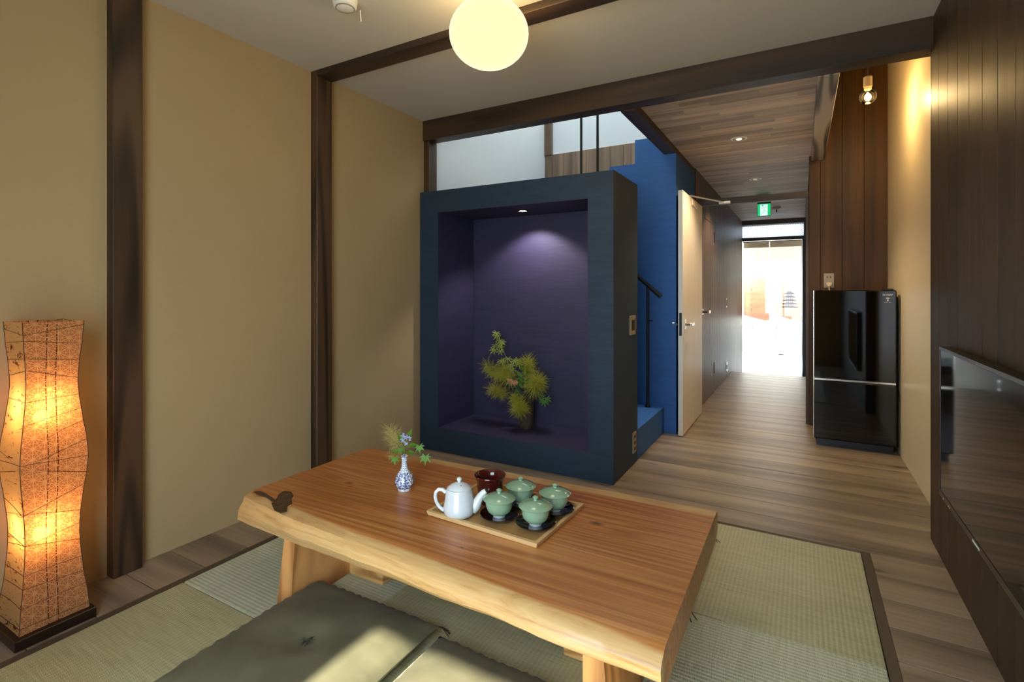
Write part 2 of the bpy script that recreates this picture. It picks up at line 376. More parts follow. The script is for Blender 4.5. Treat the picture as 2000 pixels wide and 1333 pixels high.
# ---- alcove over the refrigerator, beams and hall
o = B('wall_kitchen', (XW, 3.006, -.1), (XW+.1, 5.15, 3.3), MT['sidewall']); struct(o, 'glossy cream wall beside the refrigerator', 'wall')
wk = B('wall_hall_end', (.054, 5.045, -.1), (XW+.1, 5.15, 3.3), MT['brown']); struct(wk, 'brown board wall behind the refrigerator', 'wall')
xs = [XW, .442, .290, .137, .054]
for a, b in zip(xs, xs[1:]): B('wall_board', (b+.001, 5.026, 0), (a-.001, 5.047, 3.28), MT['brown'], wk, .0015)
o = B('ceiling_kitchen', (.07, 2.97, 3.3), (XW+.1, 5.15, 3.4), MT['white']); struct(o, 'high ceiling above the refrigerator corner', 'ceiling')
o = B('wall_kitchen_upper', (.075, 3.06, 2.40), (.165, 5.03, 3.3), MT['white']); struct(o, 'upper wall above the right hall beam', 'wall')
o = B('wall_kitchen_front', (.07, 2.97, CZ+.02), (XW+.1, 3.056, 3.3), MT['white']); struct(o, 'upper wall above the cross beam by the bulb', 'wall')
o = B('trim_9', (-.967, 3.058, 2.24), (-.872, 5.03, 2.40), MT['dark_y'], None, .002); struct(o, 'dark beam along the left side of the hall ceiling', 'beam')
o = B('trim_10', (.071, 3.058, 2.242), (.168, 5.026, 2.40), MT['grainy'], None, .002); struct(o, 'grainy grey-brown beam between hall ceiling and bulb', 'beam')
hc = B('ceiling_hall', (-.872, 3.058, HZ+.012), (.071, 9.3, HZ+.10), MT['frame']); struct(hc, 'hall ceiling of short wooden strips', 'ceiling')
y = 3.058; r = 0
rs = random.Random(3)
while y < 9.28:
    pw = .0735; x = -.872-rs.random()*.5; y1 = min(y+pw, 9.3)
    if y < 5.12 <= y+.08: y1 = 5.14
    while x < .071:
        ln = rs.uniform(.35, .95) if y < 6.9 else 2.; x1 = min(x+ln, .071); x0 = max(x, -.872)
        if x1-x0 > .01: B('ceiling_strip', (x0+.0004, y+.0004, HZ-rs.random()*.0006), (x1-.0004, y1-.0004, HZ+.012), MT['ceilstrip'], hc)
        x += ln
    y = y1 + (.006 if y1 == 5.14 else 0.)
wl = B('wall_hall_left', (-.97, 5.03, -.35), (-.882, 9.33, HZ+.1), MT['hallpanel']); struct(wl, 'dark grained board wall along the left of the hall', 'wall')
y = 5.03; k = 0
while y < 9.3:
    y1 = min(y+.1075, 9.32)
    z0 = 0 if y < 7.8 else -.35
    if 5.28 < y+.05 < 6.15: B('wall_board', (-.884, y+.0012, 1.885), (-.86, y1-.0012, HZ), MT['hallpanel'], wl, .002)
    else: B('wall_board', (-.884, y+.0012, z0), (-.86, y1-.0012, HZ), MT['hallpanel'], wl, .002)
    y = y1
B('wall_board', (-.966, 5.008, 0), (-.915, 5.032, 2.24), MT['panel'], wl, .0015); B('wall_board', (-.913, 5.008, 0), (-.862, 5.032, HZ), MT['panel'], wl, .0015)
# flush brown door in the hall wall
d2 = thing('door_2', 'dark flush board door in the hall wall behind the open door', 'door', (-.872, 5.7, 0)); d2['kind'] = 'structure'
y = 5.285
for i in range(8): B('door_board', (-.882, y+.0015, .006), (-.859, y+.1065, 1.878), MT['hallpanel'], d2, .002); y += .1075
hd = T('door_handle', [(-.859, 5.36, .93), (-.80, 5.36, .93)], .009, MT['black'], d2)
B('lever', (-.815, 5.35, .915), (-.795, 5.47, .945), MT['chrome'], hd, .003)
B('rose', (-.862, 5.335, .90), (-.853, 5.385, .96), MT['chrome'], hd, .002)
for z in (1.68, .21): B('hinge', (-.862, 6.125, z), (-.852, 6.165, z+.12), MT['black'], d2, .002)
o = B('wall_hall_right', (.06, 5.15, -.35), (.16, 9.33, HZ+.1), MT['brown']); struct(o, 'dark board wall along the right of the hall', 'wall')
dh = B('trim_11', (-.86, 5.05, 1.938), (.054, 5.11, 1.995), MT['dark_x'], None, .002); struct(dh, 'dark wooden head rail of the open door frame', 'rail')
o = B('trim_12', (.030, 5.05, 0), (.054, 5.11, 1.938), MT['dark_z'], None, .002); struct(o, 'slim dark door jamb beside the refrigerator', 'jamb')
# genkan and entrance
o = B('floor_entrance', (-.95, 7.80, -.36), (.16, 9.5, -.30), MT['concrete']); struct(o, 'low concrete entrance floor beyond the hall step', 'floor')
# ---- open white door
d1 = thing('door_1', 'pale cream door standing open beside the stairs', 'door', (-.8, 5.03, 0)); d1['kind'] = 'structure'
DX0, DX1, DY0, DY1 = -.842, -.806, 4.13, 5.02
bm = bmesh.new(); bm_box(bm, (DX0, DY0, .008), (DX1, DY1, 1.93), .002); leaf = finish('door_leaf', bm, MT['door'], d1, False, (DX1, DY0, 0))
for z0, z1 in ((1.30, 1.303), (.70, .703)): B('door_groove', (DX1-.0005, DY0+.10, z0), (DX1+.0006, DY1-.05, z1), MT['whitepaint'], d1)
B('latch_plate', (DX0+.008, DY0-.0015, .79), (DX1-.008, DY0+.001, .97), MT['black'], d1)
for s, xf in ((1, DX1), (-1, DX0)):
    hd = T('door_handle', [(xf, DY0+.065, .875), (xf+s*.05, DY0+.065, .875)], .009, MT['chrome'], d1)
    B('lever', (min(xf+s*.040, xf+s*.058), DY0+.055, .862), (max(xf+s*.040, xf+s*.058), DY0+.175, .889), MT['chrome'], hd, .003)
    B('rose', (min(xf, xf+s*.008), DY0+.04, .835), (max(xf, xf+s*.008), DY0+.09, .915), MT['chrome'], hd, .002)
cl = B('closer_body', (DX1, DY0+.36, 1.86), (DX1+.01, DY0+.58, 1.912), MT['door'], d1, .004)
bm = bmesh.new(); bm_tube(bm, [(DX1-.01, 4.48, 1.942), (-.62, 5.0, 1.948)], .013, 6, flat=.45); finish('closer_arm', bm, MT['whitepaint'], d1, False, (DX1, 4.5, 1.94))
B('arm_shoe', (-.66, 4.995, 1.935), (-.56, 5.05, 1.957), MT['metal'], d1, .002)

# ---- entrance screen
en = thing('door_3', 'glazed entrance sliding door with wired transom and dark frame', 'door', (-.4, 9.3, -.3)); en['kind'] = 'structure'
B('head_beam', (-.86, 9.24, 2.215), (.06, 9.33, 2.30), MT['dark_x'], en, .002)
B('transom_bar', (-.86, 9.25, 1.955), (.06, 9.33, 2.005), MT['dark_x'], en, .002)
B('head_track', (-.86, 9.262, 2.195), (.06, 9.30, 2.212), MT['metal'], en)
B('jamb', (.0, 9.24, -.3), (.03, 9.33, 2.0), MT['dark_z'], en, .002); B('jamb', (.03, 9.24, -.3), (.06, 9.33, 2.215), MT['dark_z'], en, .002); B('jamb', (-.885, 9.24, -.3), (-.862, 9.33, 2.215), MT['dark_z'], en, .002)
B('door_stile', (-.002, 9.22, -.3), (.014, 9.245, 1.95), MT['metal'], en, .002)
tg = M('wired_glass'); tv = tg.pos(); tx = tg.xyz(tv)
a1 = tg.math('ABSOLUTE', tg.math('SINE', tg.math('MULTIPLY', tg.math('ADD', tx[0], tx[2]), PI/.034))); a2 = tg.math('ABSOLUTE', tg.math('SINE', tg.math('MULTIPLY', tg.math('SUBTRACT', tx[0], tx[2]), PI/.034)))
ln = tg.math('LESS_THAN', tg.math('MINIMUM', a1, a2), .36)
t1 = tg.n('BsdfTranslucent'); t1.inputs[0].default_value = (.85, .88, .95, 1); d_ = tg.n('BsdfDiffuse'); d_.inputs[0].default_value = (.25, .25, .28, 1)
mx = tg.n('MixShader'); tg.put(mx.inputs[0], ln); tg.put(mx.inputs[1], t1.outputs[0]); tg.put(mx.inputs[2], d_.outputs[0]); tg.put(tg.out.inputs[0], mx.outputs[0])
B('transom_pane', (-.86, 9.28, 2.005), (.03, 9.286, 2.195), tg.m, en)
B('door_pane', (-.858, 9.275, -.28), (.0, 9.28, 1.955), MT['glass'], en)
o = B('street_ground', (-9, 9.34, -.36), (9, 13.6, -.30), MT['concrete']); struct(o, 'sunlit pale pavement outside the entrance', 'ground')
o = B('wall_street_blocker', (-3.5, 9.33, HZ+.1), (3.5, 9.43, 4.6), MT['facade']); struct(o, 'unseen upper wall above the entrance, added to shade the street', 'wall')  # added out of view to hold sky and sun off the street
# neighbouring building across the street
nb = thing('neighbour_house', 'pale sunlit house wall across the street', 'building', (0, 13.4, -.3))
B('plinth', (-5, 13.1, -.3), (5, 13.6, .05), MT['concrete'], nb)
x = -4.0
while x < 4: B('cladding_board', (x+.004, 13.16, .05), (x+.246, 13.6, 4.8), MT['facade'], nb); x += .25
B('corner_post', (-.49, 13.05, -.3), (-.32, 13.17, 4.8), MT['facade'], nb); B('sill_rail', (-2.5, 13.12, .30), (-.50, 13.17, .34), MT['plate'], nb)
T('drain_pipe', [(.17, 13.08, -.05), (.17, 13.08, .35)], .018, MT['plate'], nb)
o = B('drain_channel', (-5, 12.4, -.302), (5, 12.52, -.294), MT['plate']); struct(o, 'shallow gutter channel along the far side of the street', 'gutter')
o = L('water_meter_lid', [(0, 0), (.055, 0), (.055, .012), (.03, .02), (0, .02)], (-.40, 12.85, -.30), MT['black'], None, 20); tag(o, 'small round dark cap on the pavement at the foot of the post', 'cap')

# ================================================================== THINGS
# ---- alcove display box
ab = thing('display_alcove', 'large shaded-blue plastered display box with a lit recess', 'alcove', (-1.69, 3.17, 0))
X0, X1, Y0, Y1, ZT = XL+.008, -.963, 2.913, 3.42, 1.857
nx0, nx1, nz0, nz1, nyb = -2.256, -1.12, .165, 1.705, 3.37
bm = bmesh.new()
V = {}
def vv(x, y, z):
    kk = (round(x, 4), round(y, 4), round(z, 4))
    if kk not in V: V[kk] = bm.verts.new((x, y, z))
    return V[kk]
def q(*p): bm.faces.new([vv(*a) for a in p])
for yv in (Y0,):
    q((X0, yv, 0), (X1, yv, 0), (nx1, yv, nz0), (nx0, yv, nz0)); q((X1, yv, 0), (X1, yv, ZT), (nx1, yv, nz1), (nx1, yv, nz0))
    q((X1, yv, ZT), (X0, yv, ZT), (nx0, yv, nz1), (nx1, yv, nz1)); q((X0, yv, ZT), (X0, yv, 0), (nx0, yv, nz0), (nx0, yv, nz1))
q((X0, Y0, 0), (X0, Y1, 0), (X0, Y1, ZT), (X0, Y0, ZT)); q((X1, Y0, 0), (X1, Y0, ZT), (X1, Y1, ZT), (X1, Y1, 0))
q((X0, Y0, ZT), (X0, Y1, ZT), (X1, Y1, ZT), (X1, Y0, ZT)); q((X0, Y1, 0), (X1, Y1, 0), (X1, Y1, ZT), (X0, Y1, ZT)); q((X0, Y0, 0), (X1, Y0, 0), (X1, Y1, 0), (X0, Y1, 0))
q((nx0, Y0, nz0), (nx1, Y0, nz0), (nx1, nyb, nz0), (nx0, nyb, nz0)); q((nx0, Y0, nz1), (nx1, Y0, nz1), (nx1, nyb, nz1), (nx0, nyb, nz1))
q((nx0, Y0, nz0), (nx0, nyb, nz0), (nx0, nyb, nz1), (nx0, Y0, nz1)); q((nx1, Y0, nz0), (nx1, nyb, nz0), (nx1, nyb, nz1), (nx1, Y0, nz1))
q((nx0, nyb, nz0), (nx1, nyb, nz0), (nx1, nyb, nz1), (nx0, nyb, nz1))
finish('box_shell', bm, MT['blue_shaded'], ab, False, (-1.69, 3.17, 0))
e_ = .004
li = B('recess_back', (nx0, nyb-.006, nz0), (nx1, nyb-.001, nz1), MT['purple'], ab)
B('recess_floor', (nx0, Y0+.002, nz0+.0005), (nx1, nyb, nz0+e_), MT['purple'], ab)
B('recess_side', (nx0+.0005, Y0+.002, nz0), (nx0+e_, nyb, nz1), MT['purple'], ab); B('recess_side', (nx1-e_, Y0+.002, nz0), (nx1-.0005, nyb, nz1), MT['purple'], ab)
B('recess_top', (nx0, Y0+.002, nz1-e_), (nx1, nyb, nz1-.0005), MT['purple'], ab)
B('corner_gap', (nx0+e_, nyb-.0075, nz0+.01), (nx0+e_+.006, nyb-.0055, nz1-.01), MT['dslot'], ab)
SX, SY = -1.685, 3.13
sp = L('downlight_ring', [(.030, -.006), (.040, -.006), (.042, 0), (.03, 0)], (SX, SY, nz1-e_), MT['black'], ab, 24)
L('downlight_lens', [(0, -.003), (.03, -.003), (.03, -.001), (0, -.001)], (SX, SY, nz1-e_), emit('lens_glow', '#FFD9A0', 14), ab, 24)
ld = bpy.data.lights.new('niche_spot', 'SPOT'); ld.energy = 24; ld.color = (1, .92, .95); ld.spot_size = math.radians(118); ld.spot_blend = .45; ld.shadow_soft_size = .02
lo_ = bpy.data.objects.new('niche_spot', ld); COL.objects.link(lo_); lo_.location = (SX, SY, nz1-.02); lo_.rotation_euler = (math.radians(10), 0, 0)
# switch and outlet on the box side
def plate(name, label, face, c, wdt, hgt, slots, mat=MT['plate'], cat='outlet'):
    """face '+x' or '-y' : wall plate centred at c"""
    t = thing(name, label, cat, c)
    def bx(nm, da, db, za, zb, d0, d1, m, par=t):
        if face == '+x': return B(nm, (c[0]+d0, c[1]+da, c[2]+za), (c[0]+d1, c[1]+db, c[2]+zb), m, par, .0015)
        return B(nm, (c[0]+da, c[1]-d1, c[2]+za), (c[0]+db, c[1]-d0, c[2]+zb), m, par, .0015)
    bx('cover_plate', -wdt/2, wdt/2, -hgt/2, hgt/2, 0, .008, mat)
    for (nm, a, b, za, zb) in slots: bx(nm, a, b, za, zb, .008, .0105, MT['dslot'])
    return t
plate('light_switch', 'double rocker switch plate on the side of the alcove box', '+x', (-.963, 3.29, .92), .115, .125, [('rocker', -.03, -.005, -.035, .035), ('rocker', .005, .03, -.035, .035)], cat='switch')
plate('wall_outlet', 'low triple outlet on the side of the alcove box', '+x', (-.963, 3.33, .145), .07, .135, [('socket', -.012, .012, z, z+.02) for z in (-.05, -.01, .03)])
plate('wall_outlet', 'outlet plate above the refrigerator with a plug in it', '-y', (.198, 5.026, 1.228), .073, .12, [('socket', -.014, -.008, .02, .035), ('socket', .008, .014, .02, .035)])
plate('wall_outlet', 'low dark outlet on the hall wall beside the step', '+x', (-.86, 7.23, .14), .07, .12, [('socket', -.012, .012, -.03, .03)], MT['metal'])
plate('light_switch', 'slim switch plate on the hall board wall', '+x', (-.86, 7.2, .98), .07, .12, [('rocker', -.014, .014, -.04, .04)], MT['metal'], 'switch')
pl = thing('power_plug', 'ivory power plug of the refrigerator in the outlet', 'plug', (.198, 5.005, 1.19))
P('plug_body', [(.180, 1.212), (.216, 1.212), (.218, 1.198), (.205, 1.178), (.191, 1.178), (.178, 1.198)], 'y', 4.985, 5.0175, MT['plug'], pl, .002)
T('cord', [(.198, 5.0, 1.18), (.199, 4.999, 1.16), (.203, 4.995, 1.13), (.205, 4.995, 1.0)], .005, MT['plug'], pl)

# ---- pendant globe
gl = thing('globe_light', 'large glowing oval globe hanging from the ceiling', 'ceiling lamp', (-1.10, 1.755, CZ))
GC = CP+ray(955, 67)*2.07
gm = M('opal_glass'); lw = gm.n('LayerWeight'); lw.inputs[0].default_value = .3
gm.set(Base_Color=(.04, .035, .03, 1), Roughness=.4, Specular_IOR_Level=.05, Emission_Color=lin('#FFDF9C'), Emission_Strength=1.35)
bm = bmesh.new(); bm_sphere(bm, GC, .160, 48, .83); finish('opal_globe', bm, gm.m, gl, True, GC)
L('ceiling_mount', [(0, 0), (.065, 0), (.065, -.02), (.03, -.035), (.022, -.08), (0, -.08)], (GC.x, GC.y, CZ), MT['whitepaint'], gl, 28)
gp = bpy.data.lights.new('globe_glow', 'POINT'); gp.energy = 7; gp.color = (1, .74, .38); gp.shadow_soft_size = .16
go = bpy.data.objects.new('globe_glow', gp); COL.objects.link(go); go.location = GC; gp.shadow_soft_size = .172; gp.use_soft_falloff = False

# ---- smoke alarm
DP = Vector((-1.70, 1.555, CZ))
sa = thing('smoke_alarm', 'white round smoke alarm with a pull cord on the ceiling', 'alarm', DP)
L('alarm_body', [(0, -.035), (.035, -.035), (.048, -.028), (.052, 0), (0, 0)], DP, MT['whitepaint'], sa, 32)
L('alarm_grille', [(.036, -.036), (.040, -.036), (.040, -.030), (.036, -.030)], DP, MT['plate'], sa, 32)
T('pull_cord', [(DP.x+.035, DP.y+.052, CZ-.028), (DP.x+.036, DP.y+.056, CZ-.075)], .0028, MT['whitepaint'], sa, 6)

# ---- bare bulb pendant
BC = py(1695, 189, 3.95)
bp = thing('bulb_pendant', 'bare round filament bulb on a cord beside the cream wall', 'pendant lamp', (BC.x, BC.y, 3.3))
bm = bmesh.new(); bm_sphere(bm, BC, .048, 28); finish('glass_bulb', bm, thin_glass('bulb_glass', (1, .93, .78, 1)), bp, True, BC)
bm = bmesh.new(); bm_sphere(bm, BC-Vector((0, 0, .004)), .019, 14, 1.2); finish('filament', bm, emit('filament_glow', '#FFC46A', 60), bp, True, BC)
L('bulb_cap', [(0, .044), (.02, .044), (.02, .060), (.012, .066), (0, .066)], BC, MT['plug'], bp, 20)
L('socket', [(0, .062), (.024, .062), (.024, .125), (.006, .13), (0, .13)], BC, MT['plate'], bp, 24)
T('cord', [BC+Vector((0, 0, .125)), (BC.x, BC.y, 3.3)], .0035, MT['dslot'], bp, 6)
bl = bpy.data.lights.new('bulb_light', 'POINT'); bl.energy = 13; bl.color = (1, .68, .30); bl.shadow_soft_size = .02
bo = bpy.data.objects.new('bulb_light', bl); COL.objects.link(bo); bo.location = BC-Vector((0, 0, .066))

# ---- hall downlights
for (u, v, lb) in ((1443, 271, 'round downlight in the hall ceiling nearest the cross beam'), (1475, 350, 'round downlight in the hall ceiling beyond the door frame')):
    c = pz(u, v, HZ); t = thing('downlight', lb, 'downlight', c, 'hall downlights')
    L('trim_ring', [(.045, -.004), (.057, -.004), (.059, 0), (.045, .0)], c, MT['whitepaint'], t, 32)
    L('reflector', [(.045, -.003), (.040, -.001), (.0, -.001)], c, MT['plate'], t, 32)
    bm = bmesh.new(); bm_sphere(bm, c+Vector((0, .012, -.002)), .02, 14, .25); finish('lamp', bm, emit('lamp_glow' if u < 1450 else 'lamp_dim', '#FFE0A8', 5 if u < 1450 else .6), t, True, c)
    if True:
        dl = bpy.data.lights.new('downlight_beam', 'SPOT'); dl.energy = 62 if u < 1450 else 42; dl.color = (1, .78, .50); dl.spot_size = math.radians(120); dl.spot_blend = .6; dl.shadow_soft_size = .03
        do = bpy.data.objects.new('downlight_beam', dl); COL.objects.link(do); do.location = c+Vector((0, 0, -.02))
# ---- exit sign
SG = Vector((-.40, 7.0, 2.06))
ex = thing('exit_sign', 'small glowing green exit sign with a running figure', 'sign', SG)
B('housing', (-.478, 6.985, 2.055), (-.325, 7.02, 2.228), MT['black'], ex, .003)
B('hanger', (-.46, 6.99, 2.228), (-.345, 7.015, HZ), MT['black'], ex)
B('green_panel', (-.473, 6.981, 2.06), (-.330, 6.985, 2.205), emit('sign_green', '#19D07E', .95), ex)
B('white_panel', (-.443, 6.979, 2.06), (-.362, 6.981, 2.195), emit('sign_white', '#D8FFF0', 1.1), ex)
gmn = emit('sign_green_dark', '#0A8A50', .5)
fig = [[(-.412, 2.17), (-.395, 2.125)], [(-.412, 2.165), (-.432, 2.145)], [(-.405, 2.165), (-.385, 2.165), (-.372, 2.15)], [(-.398, 2.125), (-.412, 2.10), (-.428, 2.075)], [(-.396, 2.125), (-.382, 2.105), (-.362, 2.105)], [(-.362, 2.105), (-.345, 2.075)]]
for s in fig: T('figure_limb', [(a, 6.9785, b) for a, b in s], .0075, gmn, ex, 6, flat=.2)
bm = bmesh.new(); bm_sphere(bm, (-.417, 6.9785, 2.183), .008, 10); finish('figure_head', bm, gmn, ex, True, SG)
# small alarm head behind the sign
sd = thing('ceiling_sensor', 'small pale sensor disc on the hall ceiling behind the sign', 'sensor', (-.33, 7.75, HZ))
L('sensor_body', [(0, -.03), (.03, -.03), (.05, -.015), (.05, 0), (0, 0)], (-.30, 7.9, HZ), MT['whitepaint'], sd, 24)
T('sensor_stem', [(-.30, 7.9, HZ-.03), (-.30, 7.9, HZ-.07)], .008, MT['black'], sd, 8)

# ---- noren curtain
nm = M('dyed_cloth'); npz = nm.xyz(nm.pos())
stk = nm.noise(nm.vmul(nm.pos(), (2.5, 1, 16)), 1., 3, .55)
gf = nm.math('ADD', nm.math('MULTIPLY_ADD', npz[2], -1/1.25, 1.95/1.25), nm.math('MULTIPLY', nm.math('SUBTRACT', stk, .5), .35))
nc = nm.ramp(gf, [(.0, lin('#E9D9BE')), (.42, lin('#F6EBDD')), (.62, lin('#F4D3A4')), (.82, lin('#EFB27C')), (1., lin('#E08E6A'))])
nd_ = nm.n('BsdfDiffuse'); nt_ = nm.n('BsdfTranslucent'); nm.put(nd_.inputs[0], nc); nm.put(nt_.inputs[0], nc)
mx = nm.n('MixShader'); mx.inputs[0].default_value = .17; nm.put(mx.inputs[1], nd_.outputs[0]); nm.put(mx.inputs[2], nt_.outputs[0])
ntr = nm.n('BsdfTransparent'); mx2 = nm.n('MixShader'); mx2.inputs[0].default_value = .03; nm.put(mx2.inputs[1], mx.outputs[0]); nm.put(mx2.inputs[2], ntr.outputs[0]); nm.put(nm.out.inputs[0], mx2.outputs[0])
NY = 9.40
nr = thing('noren_curtain', 'split orange and white door curtain hanging in the entrance', 'curtain', (-.41, NY, 1.93))
def cloth(x0, x1, zb0, zb1, skew, ph):
    bm = bmesh.new(); nx_, nz_ = 16, 26; g = {}
    for i in range(nx_+1):
        for j in range(nz_+1):
            s = i/nx_; t = j/nz_; zb = zb0+(zb1-zb0)*s
            x = x0+(x1-x0)*s+skew*(1-s if skew > 0 else 0)*t*t; z = 1.91+(zb-1.91)*t
            g[i, j] = bm.verts.new((x, NY+.018*t*math.sin(s*9+ph+t)+.004*math.sin(s*23), z))
    for i in range(nx_):
        for j in range(nz_): bm.faces.new((g[i, j], g[i+1, j], g[i+1, j+1], g[i, j+1]))
    o = finish('cloth_panel', bm, nm.m, nr, True, (x0, NY, 1.91)); return o
cpl = cloth(-.85, -.462, .72, .625, 0, 0.); cpr = cloth(-.455, .012, .74, .62, .075, 1.4)
B('header_band', (-.85, NY-.004, 1.85), (-.462, NY+.004, 1.945), plain('hem_cloth', '#CBB089', .9), nr); B('header_band', (-.455, NY-.004, 1.85), (.012, NY+.004, 1.945), bpy.data.materials['hem_cloth'], nr)
for xa in (-.855, .005): B('rod_bracket', (xa, 9.325, 1.945), (xa+.012, NY+.008, 1.957), MT['black'], nr)
T('curtain_rod', [(-.86, NY, 1.95), (.03, NY, 1.95)], .009, MT['dark_x'], nr)
ink = plain('brown_ink', '#7A5640', .9)
bm = bmesh.new(); pc, pz0 = -.17, .86          # pagoda print, flat on the right cloth
for k in range(5):
    wv = .135-.014*k; z = pz0+k*.055
    bm_prism(bm, [(pc-wv, z+.008), (pc-wv*.92, z), (pc+wv*.92, z), (pc+wv, z+.008), (pc+wv*.45, z+.030), (pc-wv*.45, z+.030)], 'y', NY-.026, NY-.025)
    for sx in (-.34, -.12, .12, .34): bm_prism(bm, [(pc+wv*sx-.006, z+.016), (pc+wv*sx+.006, z+.016), (pc+wv*sx+.006, z+.055), (pc+wv*sx-.006, z+.055)], 'y', NY-.026, NY-.0252)
bm_prism(bm, [(pc-.004, pz0+.27), (pc+.004, pz0+.27), (pc+.001, pz0+.40), (pc-.001, pz0+.40)], 'y', NY-.026, NY-.025)
finish('pagoda_print', bm, ink, nr, False, (pc, NY, pz0))
bm = bmesh.new(); rs = random.Random(5)
for k in range(5):
    zc = 1.15-k*.085
    for s in range(4):
        a = rs.uniform(-.6, .6)+(PI/2 if s % 2 else 0); l = rs.uniform(.014, .026); cx_, cz_ = -.72+rs.uniform(-.012, .012), zc+rs.uniform(-.022, .022)
        bm_tube(bm, [(cx_-l*math.cos(a), NY-.024, cz_-l*math.sin(a)), (cx_+l*math.cos(a), NY-.024, cz_+l*math.sin(a))], .0032, 5, flat=.3)
o = finish('brush_writing', bm, ink, nr, False, (-.72, NY, 1.0)); o['kind'] = 'stuff'

# ---- refrigerator
fr = thing('refrigerator', 'glossy black two-door refrigerator', 'refrigerator', (.33, 4.68, 0))
FX0, FX1, FY = .078, .574, 4.395
B('body', (.082, 4.46, .03), (.590, 4.97, 1.108), MT['fbody'], fr, .012)
B('upper_door', (FX0, FY, .502), (FX1, 4.458, 1.148), MT['gloss'], fr, .008)
B('lower_door', (FX0, FY, .055), (FX1, 4.458, .486), MT['gloss'], fr, .008)
B('grip_strip', (FX0+.006, FY+.003, .486), (FX1-.004, 4.45, .502), MT['chrome'], fr, .002)
B('edge_highlight', (FX0-.002, FY+.006, .06), (FX0+.001, 4.452, 1.146), MT['chrome'], fr)  # chrome strip added for the bright highlight along the door edge
B('kick_plate', (.10, 4.44, .0), (.56, 4.47, .052), MT['fbody'], fr)
for xx in (.12, .54): L('foot', [(0, 0), (.018, 0), (.018, .03), (0, .03)], (xx, 4.88, 0), MT['black'], fr, 12)
B('hinge_cover', (.50, 4.42, 1.148), (.56, 4.52, 1.158), MT['fbody'], fr, .003)
text_mesh('maker_logo', 'SHARP', .020, MT['print'], fr, Matrix.Translation((.522, FY-.0006, 1.108)) @ Matrix.Rotation(PI/2, 4, 'X'))
bm = bmesh.new()
for a in (-.55, 0., .55):
    cx_ = .522+.011*math.sin(a); cz_ = 1.082+.011*math.cos(a)
    bm_prism(bm, [(cx_+.0045*math.cos(t*PI/4), cz_+.0045*math.sin(t*PI/4)) for t in range(8)], 'y', FY-.001, FY-.0004)
bm_prism(bm, [(.522-.006, 1.083), (.522+.006, 1.083), (.522, 1.068)], 'y', FY-.001, FY-.0004)
bm_prism(bm, [(.503, 1.062), (.541, 1.062), (.541, 1.0635), (.503, 1.0635)], 'y', FY-.001, FY-.0004)
finish('emblem', bm, MT['print'], fr, False, (.522, FY, 1.075))

# ---- television
tvt = thing('television', 'flat black wall television with a thin frame', 'television', (.505, 2.1, .62))
TY_0, TY_1, TZ0, TZ1 = 1.585, 2.62, .334, .925
B('housing', (.482, TY_0, TZ0), (.516, TY_1, TZ1), MT['fbody'], tvt, .003)
for nm_, lo, hi in (('bezel', (.478, TY_0, TZ1-.014), (.4825, TY_1, TZ1)), ('bezel', (.478, TY_0, TZ0), (.4825, TY_1, TZ0+.022)), ('bezel', (.478, TY_1-.012, TZ0+.022), (.4825, TY_1, TZ1-.014)), ('bezel', (.478, TY_0, TZ0+.022), (.4825, TY_0+.012, TZ1-.014))):
    B(nm_, lo, hi, plain('bezel_plastic', '#2E2722', .25), tvt, .001)
B('screen', (.480, TY_0+.012, TZ0+.022), (.4815, TY_1-.012, TZ1-.014), MT['gloss'], tvt)
for yv, cw in ((2.545, .012), (2.47, .006), (2.45, .006)): B('indicator', (.4772, yv, TZ0+.003), (.4782, yv+cw, TZ0+.008), MT['plug'], tvt)
bm = bmesh.new()
for k in range(7): bm_box(bm, (.4773, 2.155-k*.011, TZ0+.008), (.4782, 2.162-k*.011, TZ0+.015))
finish('maker_mark', bm, MT['print'], tvt, False, (.478, 2.1, TZ0))

# ---- paper floor lamp
LC = Vector((-2.272, .742, 0))
lp = thing('paper_floor_lamp', 'tall wavy paper floor lamp glowing orange', 'floor lamp', LC)
B('base', (LC.x-.112, LC.y-.109, 0), (LC.x+.112, LC.y+.107, .035), MT['lampwood'], lp, .002)
prof = [(.035, .093), (.10, .088), (.18, .079), (.27, .073), (.32, .0715), (.37, .073), (.44, .079), (.52, .087), (.575, .090), (.63, .087), (.71, .078), (.78, .071), (.83, .068), (.90, .071), (.97, .077), (1.045, .081)]
def lam_w(z):
    for (a, b), (c, d) in zip(prof, prof[1:]):
        if a <= z <= c: t = (z-a)/(c-a); t = t*t*(3-2*t)*.5+t*.5; return b+(d-b)*t
    return prof[-1][1]
pm = M('washi_paper'); pv = pm.vadd(pm.pos(), (2.272, -.742, 0.)); xs_ = pm.xyz(pv)
s_ = pm.math('ADD', xs_[0], xs_[1]); z_ = xs_[2]
D = .034
def fam(ang, d):
    c_, n_ = math.cos(ang), math.sin(ang)
    pr = pm.math('MULTIPLY_ADD', s_, c_/d, pm.math('MULTIPLY', z_, n_/d))
    return pm.math('ABSOLUTE', pm.math('SINE', pm.math('MULTIPLY', pr, PI)))
l3 = [fam(a, D*.866) for a in (0, PI/3, 2*PI/3)]; l6 = [fam(a, D*.5) for a in (PI/6, PI/2, 5*PI/6)]
mn = l3[0]
for q_ in l3[1:]+l6: mn = pm.math('MINIMUM', mn, q_)
star = pm.math('LESS_THAN', mn, .17)
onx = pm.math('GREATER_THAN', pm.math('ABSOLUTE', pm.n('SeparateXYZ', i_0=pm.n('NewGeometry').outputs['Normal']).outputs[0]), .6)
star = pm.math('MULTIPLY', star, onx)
fib = pm.noise(pm.vmul(pv, (9, 9, 26)), 2.2, 5, .75, 1.2); fibm = pm.math('LESS_THAN', fib, .405)
fibm = pm.math('MULTIPLY', fibm, pm.math('MULTIPLY_ADD', onx, -.85, 1.))
